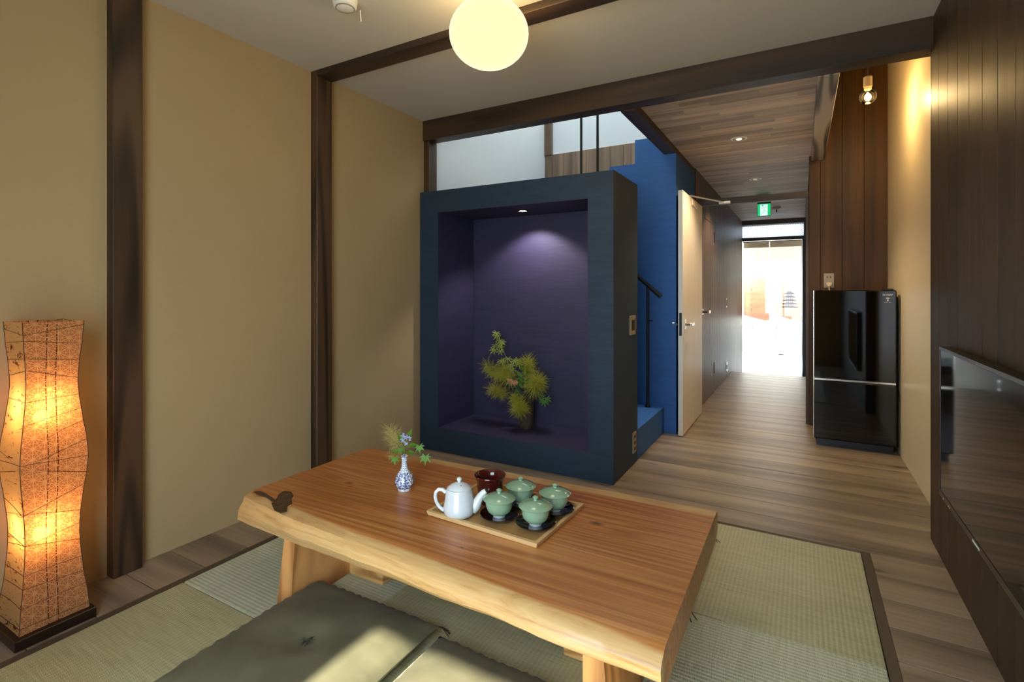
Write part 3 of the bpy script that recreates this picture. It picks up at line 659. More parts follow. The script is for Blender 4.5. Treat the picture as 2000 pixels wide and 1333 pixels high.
# doubled darker paper stripe down the front
st1 = pm.math('LESS_THAN', pm.math('ABSOLUTE', pm.math('SUBTRACT', xs_[1], -.018)), .0015); st2 = pm.math('LESS_THAN', pm.math('ABSOLUTE', pm.math('SUBTRACT', xs_[1], .008)), .0015)
stp = pm.math('MULTIPLY', pm.math('MULTIPLY', pm.math('MAXIMUM', st1, st2), onx), pm.math('GREATER_THAN', pm.noise(pm.vmul(pv, (1, 1, 150)), 1., 2), .46))
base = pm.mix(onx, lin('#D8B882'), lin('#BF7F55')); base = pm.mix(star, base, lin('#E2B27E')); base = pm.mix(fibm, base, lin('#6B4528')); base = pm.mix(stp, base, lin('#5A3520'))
pd = pm.n('BsdfDiffuse'); pt = pm.n('BsdfTranslucent'); ptr = pm.n('BsdfTransparent')
pm.put(pd.inputs[0], base); pm.put(pt.inputs[0], base); ptr.inputs[0].default_value = (1, .8, .55, 1)
m1 = pm.n('MixShader'); m1.inputs[0].default_value = .66; pm.put(m1.inputs[1], pd.outputs[0]); pm.put(m1.inputs[2], pt.outputs[0])
m2 = pm.n('MixShader'); m2.inputs[0].default_value = .10; pm.put(m2.inputs[1], m1.outputs[0]); pm.put(m2.inputs[2], ptr.outputs[0])
pm.put(pm.out.inputs[0], m2.outputs[0])
bm = bmesh.new(); rings = []
NZ = 60; NSG = 6
def lam_ring(z, off=0., tilt=0.):
    a = lam_w(max(.035, min(1.045, z)))+off; pts = []
    cs = [(-1, -1), (1, -1), (1, 1), (-1, 1)]
    for i in range(4):
        p, q2 = cs[i], cs[(i+1) % 4]
        for k in range(NSG):
            t = k/NSG; x = p[0]+(q2[0]-p[0])*t; y_ = p[1]+(q2[1]-p[1])*t
            w_ = 1+.012*math.sin(z*40+i*2)*math.sin(t*PI)-.02*math.sin(t*PI)
            pts.append(LC+Vector((x*a*w_, y_*a*w_, z+tilt*(x*.6-y_))))
    return pts
for j in range(NZ+1): rings.append([bm.verts.new(p) for p in lam_ring(.037+(1.043-.037)*j/NZ)])
n4 = 4*NSG
for a, b in zip(rings, rings[1:]):
    for i in range(n4): bm.faces.new((a[i], a[(i+1) % n4], b[(i+1) % n4], b[i]))
sh = finish('paper_shade', bm, pm.m, lp, False, LC)
wire = plain('lamp_wire', '#4A2C18', .7)
rs = random.Random(11)
for j in range(18):
    z = .055+j*.057+rs.uniform(-.012, .012); tl = rs.uniform(-.03, .03)
    if z > 1.03: z = 1.03; tl = 0
    p = lam_ring(z, .0006, tl); T('wire_ring', p+[p[0]], .0009, wire, sh, 5, caps=False)
for sx, sy in ((-1, -1), (1, -1), (1, 1)):
    T('shade_seam', [LC+Vector((sx*(lam_w(z)+.0006), sy*(lam_w(z)+.0006), z)) for z in [.037+1.006*i/40 for i in range(41)]], .0012, wire, sh, 5)
T('lamp_pole', [LC+Vector((-.01, .0, .035)), LC+Vector((-.01, .0, 1.0))], .006, MT['black'], lp, 8)
T('frame_bar', [LC+Vector((-.072, .072, 1.036)), LC+Vector((0, 0, 1.036)), LC+Vector((.072, -.072, 1.036))], .0015, MT['black'], lp, 6)
T('power_cord', [LC+Vector((-.05, -.109, .012)), LC+Vector((-.06, -.16, .006)), LC+Vector((-.10, -.3, .005))], .004, MT['black'], lp, 6)
for i, z in enumerate((.715, .315)):
    c = LC+Vector((.012, -.012, z)); bb = L('lamp_holder', [(0, -.06), (.014, -.06), (.014, -.025), (0, -.025)], c, MT['whitepaint'], lp, 14)
    bm = bmesh.new(); bm_sphere(bm, c, .022, 16); finish('light_bulb', bm, emit('warm_bulb', '#FFB45A', 22), lp, True, c)
    d = bpy.data.lights.new('paper_lamp_light', 'POINT'); d.energy = 1.6; d.color = (1, .58, .24); d.shadow_soft_size = .02
    ob = bpy.data.objects.new('paper_lamp_light', d); COL.objects.link(ob); ob.location = c+Vector((0, 0, .045))

# ---- low table
tb = thing('low_table', 'heavy low live-edge wooden table', 'table', (-1.07, 1.55, 0))
ZTB = .36
def lerp(tbl, x):
    for (a, b), (c, d) in zip(tbl, tbl[1:]):
        if a <= x <= c: t = (x-a)/(c-a); return b+(d-b)*t
    return tbl[0][1] if x < tbl[0][0] else tbl[-1][1]
HE = [(-1.88, 1.262), (-1.75, 1.235), (-1.61, 1.222), (-1.3, 1.21), (-1.0, 1.19), (-.645, 1.165), (-.26, 1.152)]     # heartwood edge
CE = [(-1.88, 1.215), (-1.61, 1.188), (-1.0, 1.158), (-.645, 1.135), (-.26, 1.121)]
ME = [(-1.88, 1.190), (-1.61, 1.168), (-1.0, 1.143), (-.645, 1.122), (-.26, 1.112)]
BE = [(-1.88, 1.188), (-1.61, 1.180), (-1.0, 1.178), (-.645, 1.170), (-.26, 1.160)]
BK = [(-1.88, 1.890), (-1.6, 1.905), (-1.0, 1.935), (-.26, 1.962)]
tm = M('slab_wood'); tp = tm.pos(); tX = tm.xyz(tp)
sapn = tm.noise(tm.vmul(tp, (1.3, 3, 3)), 1.5, 3)
# heart / sap boundary follows the live edge (straight-line fit of HE) plus noise
bnd = tm.math('MULTIPLY_ADD', tX[0], -.062, 1.131); bnd = tm.math('ADD', bnd, tm.math('MULTIPLY', tm.math('SUBTRACT', sapn, .5), .035))
sap1 = tm.math('MULTIPLY', tm.math('SUBTRACT', bnd, tX[1]), 90., clamp=True)
bnb = tm.math('MULTIPLY_ADD', tX[0], .0445, 1.908); sap2 = tm.math('MULTIPLY', tm.math('SUBTRACT', tX[1], bnb), 120., clamp=True)
sap2 = tm.math('MULTIPLY', sap2, tm.math('MULTIPLY', tm.math('ADD', tX[0], 1.75), 4., clamp=True))
sap = tm.math('MAXIMUM', sap1, sap2)
wob = tm.vmul(tp, (.55, 9, 9)); dist = None
knots = [(-.604, 1.647, .024), (-1.61, 1.494, .022), (-.906, 1.29, .008), (-1.30, 1.67, .014)]
kd = None; swirl = None
for kx, ky, kr in knots:
    dx = tm.math('MULTIPLY', tm.math('SUBTRACT', tX[0], kx), .55); dy = tm.math('SUBTRACT', tX[1], ky)
    rr = tm.math('SQRT', tm.math('ADD', tm.math('MULTIPLY', dx, dx), tm.math('MULTIPLY', dy, dy)))
    g = tm.math('POWER', 2.718, tm.math('MULTIPLY', tm.math('MULTIPLY', rr, rr), -1/(2*(kr*2.6)**2)))
    sw = tm.math('MULTIPLY', g, kr*45.)
    core = tm.math('SUBTRACT', 1., tm.math('MULTIPLY', rr, 1/(kr*.75)), clamp=True)
    swirl = sw if swirl is None else tm.math('ADD', swirl, sw); kd = core if kd is None else tm.math('MAXIMUM', kd, core)
n1 = tm.noise(tm.vmul(tp, (.35, 2.2, 2.2)), .8, 1, .4, .1)
rv = tm.math('MULTIPLY_ADD', n1, 7., swirl); rv = tm.math('ADD', rv, tm.math('MULTIPLY', tX[1], 30.)); rv = tm.math('ADD', rv, tm.math('MULTIPLY', tm.noise(tm.vmul(tp, (.25, 7, 7)), 1., 2), 9.))
ringw = tm.math('MULTIPLY_ADD', tm.math('SINE', tm.math('MULTIPLY', rv, 2*PI)), .5, .5)
strk = tm.noise(tm.vmul(tp, (1.1, 95, 95)), 1., 4, .65); big = tm.noise(tm.vmul(tp, (.8, 3, 3)), 1., 2)
hf = tm.math('ADD', tm.math('MULTIPLY', ringw, .13), tm.math('ADD', tm.math('MULTIPLY', strk, .55), tm.math('MULTIPLY', big, .32)))
heart = tm.ramp(hf, [(.25, lin('#7E4319')), (.5, lin('#AC6B33')), (.78, lin('#D19A5E'))])
sapc = tm.ramp(tm.math('ADD', tm.math('MULTIPLY', tm.noise(tm.vmul(tp, (1.6, 9, 26)), 1.6, 4, .65, 1.4), .7), tm.math('MULTIPLY', strk, .3)), [(.30, lin('#9A6C38')), (.46, lin('#BE955E')), (.7, lin('#CFAE77'))])
col = tm.mix(sap, heart, sapc); col = tm.mix(tm.math('MULTIPLY', kd, .9), col, lin('#3A2415'))
tm.set(Base_Color=col, Roughness=.36, Coat_Weight=.15); tm.b.inputs['Coat Roughness'].default_value = .25
tm.bump(hf, .08, .003)
bm = bmesh.new(); NXT = 70; secs = []
for i in range(NXT+1):
    x = -1.885+(1.885-.263)*i/NXT; xx = max(-1.88, min(-.26, x))
    n = (noise.noise(Vector((x*5, 3, 0)))*.006+noise.noise(Vector((x*17, 9, 0)))*.0025)
    hy, cy_, my, by, bk = lerp(HE, xx)+n, lerp(CE, xx)+n*1.2, lerp(ME, xx)+n*1.6, lerp(BE, xx)+n, lerp(BK, xx)+noise.noise(Vector((x*4, 20, 0)))*.006
    if x < -1.84: bk -= (.0 if i else .02)
    dz = -.014 if x < -1.5 else -.014
    sec = [(bk-.03, .265), (bk, .285), (bk+.004, .345), (bk-.012, ZTB), (bk-.25, ZTB), (1.55, ZTB), (hy+.04, ZTB), (hy, ZTB), (cy_, ZTB+dz), (cy_-.012+(.008 if x < -1.3 else 0), .33), (my, .305), ((my+by)/2, .285), (by, .268), (by+.03, .264), (1.55, .264)]
    secs.append([bm.verts.new((x, a, b)) for a, b in sec])
for a, b in zip(secs, secs[1:]):
    for k in range(len(a)): bm.faces.new((a[k], a[(k+1) % len(a)], b[(k+1) % len(a)], b[k]))
bm.faces.new(secs[0]); bm.faces.new(secs[-1][::-1])
slab = finish('table_top', bm, tm.m, tb, True, (-1.07, 1.55, 0))
# bark inclusion at the left front edge
bk_ = M('dark_bark'); bf = bk_.noise(bk_.pos(), 55, 4, .7, .6); bk_.set(Base_Color=bk_.ramp(bf, [(.35, lin('#1E140C')), (.7, lin('#5C4026'))]), Roughness=.35); bk_.bump(bf, .6, .004)
def patch(pix, z=ZTB+.0004):
    bm = bmesh.new(); pts = []
    for (u, v) in pix: p = pz(u, v, ZTB); pts.append((p.x, p.y))
    A = [bm.verts.new((a, b, z)) for a, b in pts]; f = bm.faces.new(A)
    r = bmesh.ops.extrude_face_region(bm, geom=[f])
    for v in r['geom']:
        if isinstance(v, bmesh.types.BMVert): v.co.z += .0016
    return bm
finish('bark_inclusion', patch([(536, 998), (530, 985), (540, 975), (545, 966), (556, 960), (569, 962), (573, 969), (568, 976), (571, 984), (562, 989), (560, 1000), (548, 1003)]), bk_.m, slab, False, (-1.07, 1.55, 0))
finish('bark_inclusion', patch([(494, 962), (508, 960), (520, 966), (530, 972), (538, 978), (531, 981), (519, 972), (506, 967)]), bk_.m, slab, False, (-1.07, 1.55, 0))
# legs: tapered board with an inner fin
for nm_, (xa, xb, xc, xd), fin in (('leg', (-1.668, -1.592, -1.625, -1.568), (-1.592, -1.413)), ('leg', (-.478, -.405, -.478, -.425), (-.652, -.478))):
    lg = P(nm_, [(xa, .003), (xb, .003), (xd, .266), (xc, .266)], 'y', 1.205, 1.84, MT['leg'], tb)
    B('fin', (fin[0], 1.478, .003), (fin[1], 1.60, .266), MT['legend'], lg, .003)

# ---- floor cushions
cm = M('olive_cotton'); cp = cm.pos()
wv = cm.math('MULTIPLY', cm.math('SINE', cm.math('MULTIPLY', cm.xyz(cm.obj())[0], 2*PI/.0022)), cm.math('SINE', cm.math('MULTIPLY', cm.xyz(cm.obj())[1], 2*PI/.0022)))
cf = cm.noise(cp, 9, 3)
cm.set(Base_Color=cm.ramp(cm.math('ADD', cm.math('MULTIPLY', wv, .15), cf), [(.2, lin('#48462E')), (.8, lin('#605D43'))]), Roughness=.85, Sheen_Weight=.05)
cm.bump(cm.noise(cp, 300, 2), .15, .002)
def cushion(c, sx, sy, label, rz=0., seed=1, extra=None):
    t = thing('floor_cushion', label, 'cushion', (c[0], c[1], .003), 'olive floor cushions')
    bm = bmesh.new(); N = 36; top = {}; bot = {}
    for i in range(N+1):
        for j in range(N+1):
            u, v = -1+2*i/N, -1+2*j/N
            ex_, ey = 1-.035*(1-v*v)**1., 1-.035*(1-u*u)
            x, y_ = u*sx/2*ex_*(1), v*sy/2*ey
            h = (max(0, 1-abs(u)**3.2)*max(0, 1-abs(v)**3.2))**.5
            edge = max(abs(u), abs(v)); pk = math.sin((math.atan2(v, u))*46+seed*3)*.0035*max(0, edge-.72)/.28*min(1, h*3)
            nz_ = noise.noise(Vector((u*2.1+seed*7, v*2.1, 0)))*.008*h
            dt = math.exp(-(u*u+v*v)/.035)*.022
            zt = .048+h*.046-dt+pk+nz_; zb = max(0.003, .048-h*.06)
            X_, Y_ = c[0]+x*math.cos(rz)-y_*math.sin(rz), c[1]+x*math.sin(rz)+y_*math.cos(rz)
            rim = i in (0, N) or j in (0, N)
            top[i, j] = bm.verts.new((X_, Y_, zt if not rim else .046))
            bot[i, j] = top[i, j] if rim else bm.verts.new((X_, Y_, zb))
    for i in range(N):
        for j in range(N):
            bm.faces.new((top[i, j], top[i+1, j], top[i+1, j+1], top[i, j+1]))
            q4 = [bot[i, j], bot[i, j+1], bot[i+1, j+1], bot[i+1, j]]
            if len(set(q4)) == 4:
                try: bm.faces.new(q4)
                except ValueError: pass
    o = finish('cushion_pad', bm, cm.m, t, True, (c[0], c[1], .003))
    pts = [top[0, 0]] if False else None
    def w3(u, v, z):
        x, y_ = u*sx/2, v*sy/2
        return Vector((c[0]+x*math.cos(rz)-y_*math.sin(rz), c[1]+x*math.sin(rz)+y_*math.cos(rz), z))
    rs = random.Random(seed)
    bm = bmesh.new()
    for k in range(9):
        a = rs.uniform(0, 2*PI); l = rs.uniform(.014, .032); b_ = w3(0, 0, .076)
        e1 = Vector((math.cos(a), math.sin(a), 0)); s0 = -e1.orthogonal().normalized()*.006
        bm_tube(bm, [b_+Vector((rs.uniform(-.012, .012), rs.uniform(-.012, .012), 0)), b_+e1*l*.5+Vector((0, 0, .008)), b_+e1*l+Vector((0, 0, .003))], .0011, 5)
    finish('tuft_threads', bm, DK, t, True, w3(0, 0, .07))
    for su, sv in ((-1, -1), (1, -1), (1, 1), (-1, 1)):
        bm = bmesh.new(); d = Vector((su, sv, 0)).normalized()
        for k in range(5):
            dd = (d+Vector((rs.uniform(-.5, .5), rs.uniform(-.5, .5), 0))).normalized(); p0 = w3(su*.985, sv*.985, .046)
            bm_tube(bm, [p0, p0+dd*.018+Vector((0, 0, -.010)), p0+dd*rs.uniform(.035, .05)+Vector((0, 0, -.039))], .0012, 5)
        finish('corner_tassel', bm, DK, t, True, w3(su, sv, .04))
    return t
DK = plain('dark_green_thread', '#2E3020', .8)
cushion((-1.312, 1.045), .565, .590, 'olive floor cushion nearest the lamp with sun across its corner', 0.02, 1)
cushion((-.725, 1.010), .56, .590, 'olive floor cushion cut off by the bottom edge of the picture', -.01, 2)
cushion((-.637, 2.160), .56, .590, 'olive floor cushion hidden beyond the table with only a tassel showing', 0., 3)

# ---- tray and tea set
TRZ = math.radians(-2.6)
TC = Vector((-.915, 1.577, ZTB))
ty = thing('serving_tray', 'shallow pale wooden tray holding the tea set', 'tray', TC)
def tw(x, y_, z): return Vector((TC.x+x*math.cos(TRZ)-y_*math.sin(TRZ), TC.y+x*math.sin(TRZ)+y_*math.cos(TRZ), TC.z+z))
def rot_box(name, lo, hi, mat, par):
    bm = bmesh.new(); bm_box(bm, lo, hi, .0015)
    for v in bm.verts: v.co = tw(*v.co)
    return finish(name, bm, mat, par, False, tw((lo[0]+hi[0])/2, (lo[1]+hi[1])/2, 0))
TW, TD = .218, .170
rot_box('tray_bottom', (-TW, -TD, .0005), (TW, TD, .007), MT['tray'], ty)
def rim(a, b, inn):
    bm = bmesh.new(); A = []
    p, q2, i_, j_ = a, b, inn[0], inn[1]
    f = [tw(*p, .001), tw(*q2, .001), tw(p[0]*1.018, p[1]*1.022, .016), tw(q2[0]*1.018, q2[1]*1.022, .016), tw(*i_, .016), tw(*j_, .016), tw(*i_, .005), tw(*j_, .005)]
    vs_ = [bm.verts.new(x) for x in f]
    for fa in ((0, 1, 3, 2), (2, 3, 5, 4), (4, 5, 7, 6), (6, 7, 1, 0), (0, 2, 4, 6), (1, 7, 5, 3)): bm.faces.new([vs_[k] for k in fa])
    finish('tray_rim', bm, MT['trayrim'], ty, False, TC)
o_, i_ = [(-TW, -TD), (TW, -TD), (TW, TD), (-TW, TD)], [(-TW+.009, -TD+.009), (TW-.009, -TD+.009), (TW-.009, TD-.009), (-TW+.009, TD-.009)]
for k in range(4): rim(o_[k], o_[(k+1) % 4], (i_[k], i_[(k+1) % 4]))
ZB = ZTB+.007
def glaze(name, col, rough=.12, var=.2):
    m = M(name); f = m.noise(m.pos(), 22, 3); c = lin(col); m.set(Base_Color=m.mix(f, tuple(x*(1-var) for x in c[:3])+(1,), tuple(min(1, x*(1+var)) for x in c[:3])+(1,)), Roughness=rough, Coat_Weight=.5); m.b.inputs['Coat Roughness'].default_value = .04; return m.m
CEL = glaze('celadon_glaze', '#86A384'); POR = glaze('white_porcelain', '#CDD3D4', .12, .05); LAC = glaze('dark_lacquer', '#2A100E', .12); LAC2 = glaze('black_lacquer', '#160E0C', .10)
BROWN = glaze('brown_lacquer', '#4A1713', .12)
cups = [((975, 1013), 'lidded celadon teacup next to the white teapot, front of the tray'), ((1046, 1029), 'lidded celadon teacup nearest the viewer at the tray front'), ((1017, 986), 'lidded celadon teacup at the tray back beside the brown bowl'), ((1084, 1001), 'lidded celadon teacup at the right end of the tray')]
slab_l = ['black lacquer saucer under the teacup next to the teapot', 'black lacquer saucer under the teacup nearest the viewer', 'black lacquer saucer under the teacup beside the brown bowl', 'black lacquer saucer under the teacup at the right end']
first = None
for i, ((u, v), lb) in enumerate(cups):
    c = pz(u, v, ZB); K = 1.07
    def kk(pr): return [(a*K, b*K) for a, b in pr]
    sa_ = L('saucer', kk([(0, .0), (.032, 0), (.036, .004), (.052, .008), (.061, .015), (.0625, .0165), (.061, .018), (.050, .013), (.036, .0085), (0, .0075)]), c, LAC2, None, 48) if i == 0 else None
    if i == 0: s0 = sa_; tag(s0, slab_l[0], 'saucer', 'lacquer saucers')
    else: clone(s0, c, slab_l[i])
    cc = c+Vector((0, 0, .0082))
    if i == 0:
        cup0 = thing('teacup', lb, 'teacup', cc, 'lidded celadon teacups')
        L('cup_body', kk([(0, .004), (.018, .004), (.0195, .008), (.026, .0095), (.034, .015), (.0400, .024), (.0430, .036), (.0443, .052), (.0448, .056), (.0437, .056), (.0415, .036), (.030, .014), (0, .010)]), cc, CEL, cup0, 48)
        L('foot_ring', kk([(.0165, .0), (.0195, .0), (.0205, .007), (.0165, .007)]), cc, POR, cup0, 40)
        lid = L('lid', kk([(.0515, .0550), (.0527, .057), (.048, .0608), (.036, .0670), (.022, .0715), (.010, .0738), (0, .0745), (0, .071), (.04, .060), (.050, .0550)]), cc, CEL, cup0, 48)
        L('lid_knob', kk([(0, .073), (.0065, .073), (.0058, .0775), (.0085, .0805), (.0095, .084), (.0065, .0865), (.0025, .088), (0, .088)]), cc, CEL, lid, 20)
    else: clone(cup0, cc, lb)
# teapot
c = pz(897, 1006, ZB); tpz = thing('teapot', 'white porcelain teapot with side handle and spout', 'teapot', c)
body = [(0, .0), (.043, 0), (.049, .004), (.0545, .016), (.055, .030), (.052, .045), (.0495, .062), (.047, .078), (.0445, .090), (.0435, .094), (.041, .0945), (.041, .090), (0, .086)]
L('pot_body', body, c, POR, tpz, 56)
ld_ = L('pot_lid', [(.0405, .091), (.041, .0945), (.036, .101), (.026, .107), (.014, .112), (.006, .114), (0, .114)], c, POR, tpz, 48)
L('lid_knob', [(0, .113), (.0058, .113), (.0055, .118), (.0088, .122), (.0088, .127), (.0055, .1305), (0, .1315)], c, POR, ld_, 20)
bm = bmesh.new(); bm_sphere(bm, c+Vector((.018, -.016, .1095)), .0018, 8); finish('steam_hole', bm, MT['dslot'], ld_, True, c)
a_ = Vector((math.cos(YAW-.02), math.sin(YAW-.02), 0))
sg = [(.045, .022), (.058, .034), (.066, .050), (.074, .066), (.084, .078), (.093, .084)]; rd = [.021, .019, .0155, .0125, .0105, .009]
T('spout', [c+a_*p+Vector((0, 0, z)) for p, z in sg], rd, POR, tpz, 16)
bm = bmesh.new(); bm_sphere(bm, c+a_*.0935+Vector((0, 0, .0846)), .0062, 10); finish('spout_mouth', bm, MT['dslot'], tpz, True, c)
hg = [(-.047, .078), (-.058, .087), (-.072, .088), (-.082, .078), (-.084, .062), (-.080, .045), (-.070, .028), (-.058, .018), (-.050, .014)]
T('pot_handle', [c+a_*p+Vector((0, 0, z)) for p, z in hg], [.007, .0068, .0066, .0064, .0062, .0062, .0062, .0062, .0064], POR, tpz, 12)
# brown lacquer bowl
c = pz(957, 981, ZB); o = L('waste_bowl', [(0, .0), (.036, 0), (.040, .004), (.041, .02), (.044, .035), (.047, .05), (.0485, .062), (.047, .068), (.0485, .076), (.055, .094), (.0585, .1), (.0575, .1025), (.053, .099), (.045, .082), (.0445, .07), (.042, .04), (.036, .012), (0, .009)], c, BROWN, None, 56)
tag(o, 'dark red-brown lacquer waste bowl with flared rim on the tray', 'bowl')

# ---- foliage helpers
GRN = leafmat('leaf_green', '#5C8A2C'); GRN2 = leafmat('maple_green', '#8C9A34'); PLM = leafmat('plume_thread', '#B9B848', .4, .8); PLM2 = leafmat('plume_thread_pale', '#C9C07A', .4, .8); STM = plain('stem_green', '#5A6A2C', .6)
def leaf_mesh(bm, c, nrm, up, size, lobes, deep=.45):
    nrm = Vector(nrm).normalized(); up = (Vector(up)-nrm*Vector(up).dot(nrm)).normalized(); sd_ = up.cross(nrm)
    pts = []; span = math.radians(250); n = lobes
    for k in range(n):
        a = -span/2+span*k/(n-1); ln = 1-.42*abs(2*k/(n-1)-1)**1.3
        da = span/(n-1)
        pts.append((a-da*.22, ln*.62)); pts.append((a, ln)); pts.append((a+da*.22, ln*.62))
        if k < n-1: pts.append((a+da*.5, deep*ln))
    ctr = bm.verts.new(Vector(c)); vs_ = []
    for a, l in pts: vs_.append(bm.verts.new(Vector(c)+(up*math.cos(a)+sd_*math.sin(a))*l*size+nrm*(-.12*size*l*l)))
    for p, q2 in zip(vs_, vs_[1:]): bm.faces.new((ctr, p, q2))
def blade(bm, p0, p1, wd, nrm):
    p0, p1 = Vector(p0), Vector(p1); d = p1-p0; s = d.cross(Vector(nrm)).normalized()*wd; m_ = p0+d*.45+Vector(nrm)*d.length*.08
    v = [bm.verts.new(x) for x in (p0, m_-s, p1, m_+s, m_-Vector(nrm)*wd*.5)]
    bm.faces.new((v[0], v[1], v[4])); bm.faces.new((v[1], v[2], v[4])); bm.faces.new((v[0], v[4], v[3])); bm.faces.new((v[4], v[2], v[3]))
def plume(name, root, ctr, rad, n, mat, par, rs, th=.0005):
    bm = bmesh.new(); root, ctr = Vector(root), Vector(ctr)
    for k in range(n):
        d = Vector((rs.gauss(0, 1), rs.gauss(0, 1), rs.gauss(0, 1))).normalized()
        p0 = root.lerp(ctr, rs.uniform(.45, 1.25))+d*rad*rs.uniform(0, .25)
        l = rad*rs.uniform(.5, 1.05); b_ = Vector((rs.uniform(-1, 1), rs.uniform(-1, 1), rs.uniform(-1, 1)))*.35
        pp = [p0, p0+d*l*.4+b_*l*.25, p0+d*l*.75+b_*l*.15, p0+d*l]
        s = d.orthogonal().normalized(); s.rotate(Matrix.Rotation(rs.uniform(0, 6.28), 3, d)); s *= th
        A = [bm.verts.new(p-s) for p in pp[:-1]]; Bv = [bm.verts.new(p+s) for p in pp[:-1]]; tip = bm.verts.new(pp[-1])
        for i in range(2): bm.faces.new((A[i], Bv[i], Bv[i+1], A[i+1]))
        bm.faces.new((A[2], Bv[2], tip))
    o = finish(name, bm, mat, par, False, root); o['kind'] = 'stuff'; return o
TOCAM = (-FW*1.0)
# ---- blue and white bottle vase with flowers on the table
vb = pz(790, 957, ZTB)
vm = M('blue_white_porcelain'); vo = vm.vadd(vm.pos(), tuple(-x for x in vb)); vx = vm.xyz(vo)
ang = vm.math('ARCTAN2', vx[1], vx[0]); sec = vm.math('ABSOLUTE', vm.math('SINE', vm.math('MULTIPLY', ang, 4.))); lines = vm.math('LESS_THAN', sec, .16)
vn = vm.n('TexVoronoi', feature='F1'); vm.put(vn.inputs['Vector'], vo); vn.inputs['Scale'].default_value = 135
fl = vm.math('LESS_THAN', vm.math('ABSOLUTE', vm.math('SUBTRACT', vn.outputs['Distance'], .42)), .13)
bodyz = vm.math('MULTIPLY', vm.math('GREATER_THAN', vx[2], .012), vm.math('LESS_THAN', vx[2], .072)); fl = vm.math('MULTIPLY', fl, bodyz)
neck = vm.math('MULTIPLY', vm.math('GREATER_THAN', vx[2], .078), vm.math('GREATER_THAN', vm.math('SINE', vm.math('MULTIPLY', vx[2], 2*PI/.0085)), .1)); neck = vm.math('MULTIPLY', neck, vm.math('LESS_THAN', vm.math('ABSOLUTE', vm.math('SUBTRACT', sec, .9)), .1))
bands = vm.math('LESS_THAN', vm.math('ABSOLUTE', vm.math('SUBTRACT', vx[2], .012)), .0015); b2 = vm.math('LESS_THAN', vm.math('ABSOLUTE', vm.math('SUBTRACT', vx[2], .130)), .0015)
bb = vm.math('MAXIMUM', vm.math('MAXIMUM', fl, neck), vm.math('MAXIMUM', bands, b2))
vc = vm.mix(bb, lin('#DCE2E6'), lin('#2C4A94')); vc = vm.mix(lines, vc, lin('#4B5A78'))
vm.set(Base_Color=vc, Roughness=.1, Coat_Weight=.5)
o = L('bottle_vase', [(0, 0), (.024, 0), (.026, .005), (.0255, .009), (.031, .016), (.0365, .028), (.0375, .038), (.0345, .052), (.026, .066), (.0165, .078), (.0115, .092), (.0105, .112), (.0115, .128), (.0135, .133), (.0125, .1345), (.009, .128), (.008, .11), (.008, .09), (0, .088)], vb, vm.m, None, 48)
tag(o, 'small blue and white porcelain bottle vase on the table', 'vase')
sp_ = thing('flower_sprig', 'sprig of blue star flowers and lobed leaves in the bottle vase', 'flowers', vb+Vector((0, 0, .134)))
rs = random.Random(21); vt = vb+Vector((0, 0, .10))
def at(u, v, dy=0.): return py(u, v, vb.y+dy)
T('stem', [vt, at(790, 885), at(792, 858)], .0022, STM, sp_, 6); T('stem', [vt, at(805, 888, -.01), at(822, 880, -.02)], .0016, STM, sp_, 6); T('stem', [vt, at(782, 880, .01), at(772, 862, .02)], .0012, STM, sp_, 6); T('stem', [vt, at(780, 893, -.02), at(771, 903, -.03)], .0012, STM, sp_, 6)
for (u, v, s, dy) in ((771, 898, .031, -.03), (831, 896, .034, -.03), (819, 876, .030, -.02), (784, 882, .024, 0)):
    bm = bmesh.new(); leaf_mesh(bm, at(u, v-4, dy), TOCAM+Vector((rs.uniform(-.3, .3), 0, .5)), (rs.uniform(-.4, .4), 0, -1), s, 7, .55); finish('lobed_leaf', bm, GRN, sp_, False, vb)
for (u0, v0, u1, v1) in ((788, 878, 760, 886), (793, 872, 818, 869), (789, 870, 776, 845), (795, 862, 806, 836), (790, 874, 782, 884), (792, 884, 812, 885), (788, 866, 779, 852)):
    bm = bmesh.new(); blade(bm, at(u0, v0), at(u1, v1, rs.uniform(-.03, .01)), .009, (TOCAM+Vector((0, 0, .6))).normalized()); finish('narrow_leaf', bm, GRN, sp_, False, vb)
BLU = leafmat('petal_blue', '#A9B6DC', .3)
for (u, v) in ((785, 860), (791, 855), (797, 853), (793, 866), (800, 857), (787, 850), (823, 873)):
    bm = bmesh.new(); cc = at(u, v, -.012)
    for k in range(5):
        a = k*2*PI/5+rs.random(); e = (RT*math.cos(a)+Vector((0, 0, 1))*math.sin(a)-FW*.35).normalized(); blade(bm, cc, cc+e*.0115, .0026, TOCAM)
    finish('star_flower', bm, BLU, sp_, False, vb)
plume('smoke_plume', vt+Vector((0, 0, .03)), at(767, 850, .03), .056, 620, PLM2, sp_, rs, .00028); plume('smoke_plume', vt, at(765, 893, .02), .026, 120, PLM2, sp_, rs, .0002)
# ---- woven vase and arrangement in the recess
NZB = nz0+e_
nv = pz(1028, 836, NZB)
bw = M('woven_bamboo'); bo_ = bw.vadd(bw.pos(), tuple(-x for x in nv)); bx_ = bw.xyz(bo_); an = bw.math('MULTIPLY', bw.math('ARCTAN2', bx_[1], bx_[0]), 20.)
w1 = bw.math('MULTIPLY', bw.math('SINE', an), bw.math('SINE', bw.math('MULTIPLY', bx_[2], 2*PI/.016))); f_ = bw.math('MULTIPLY_ADD', w1, .5, .5)
bw.set(Base_Color=bw.ramp(f_, [(.2, lin('#17110C')), (.8, lin('#5E4C3A'))]), Roughness=.5); bw.bump(f_, .8, .004)
o = L('woven_vase', [(0, 0), (.048, 0), (.050, .004), (.051, .06), (.052, .12), (.055, .20), (.057, .215), (.054, .216), (.049, .12), (.047, .02), (0, .01)], nv, bw.m, None, 40); tag(o, 'dark woven basket vase standing in the alcove', 'vase')
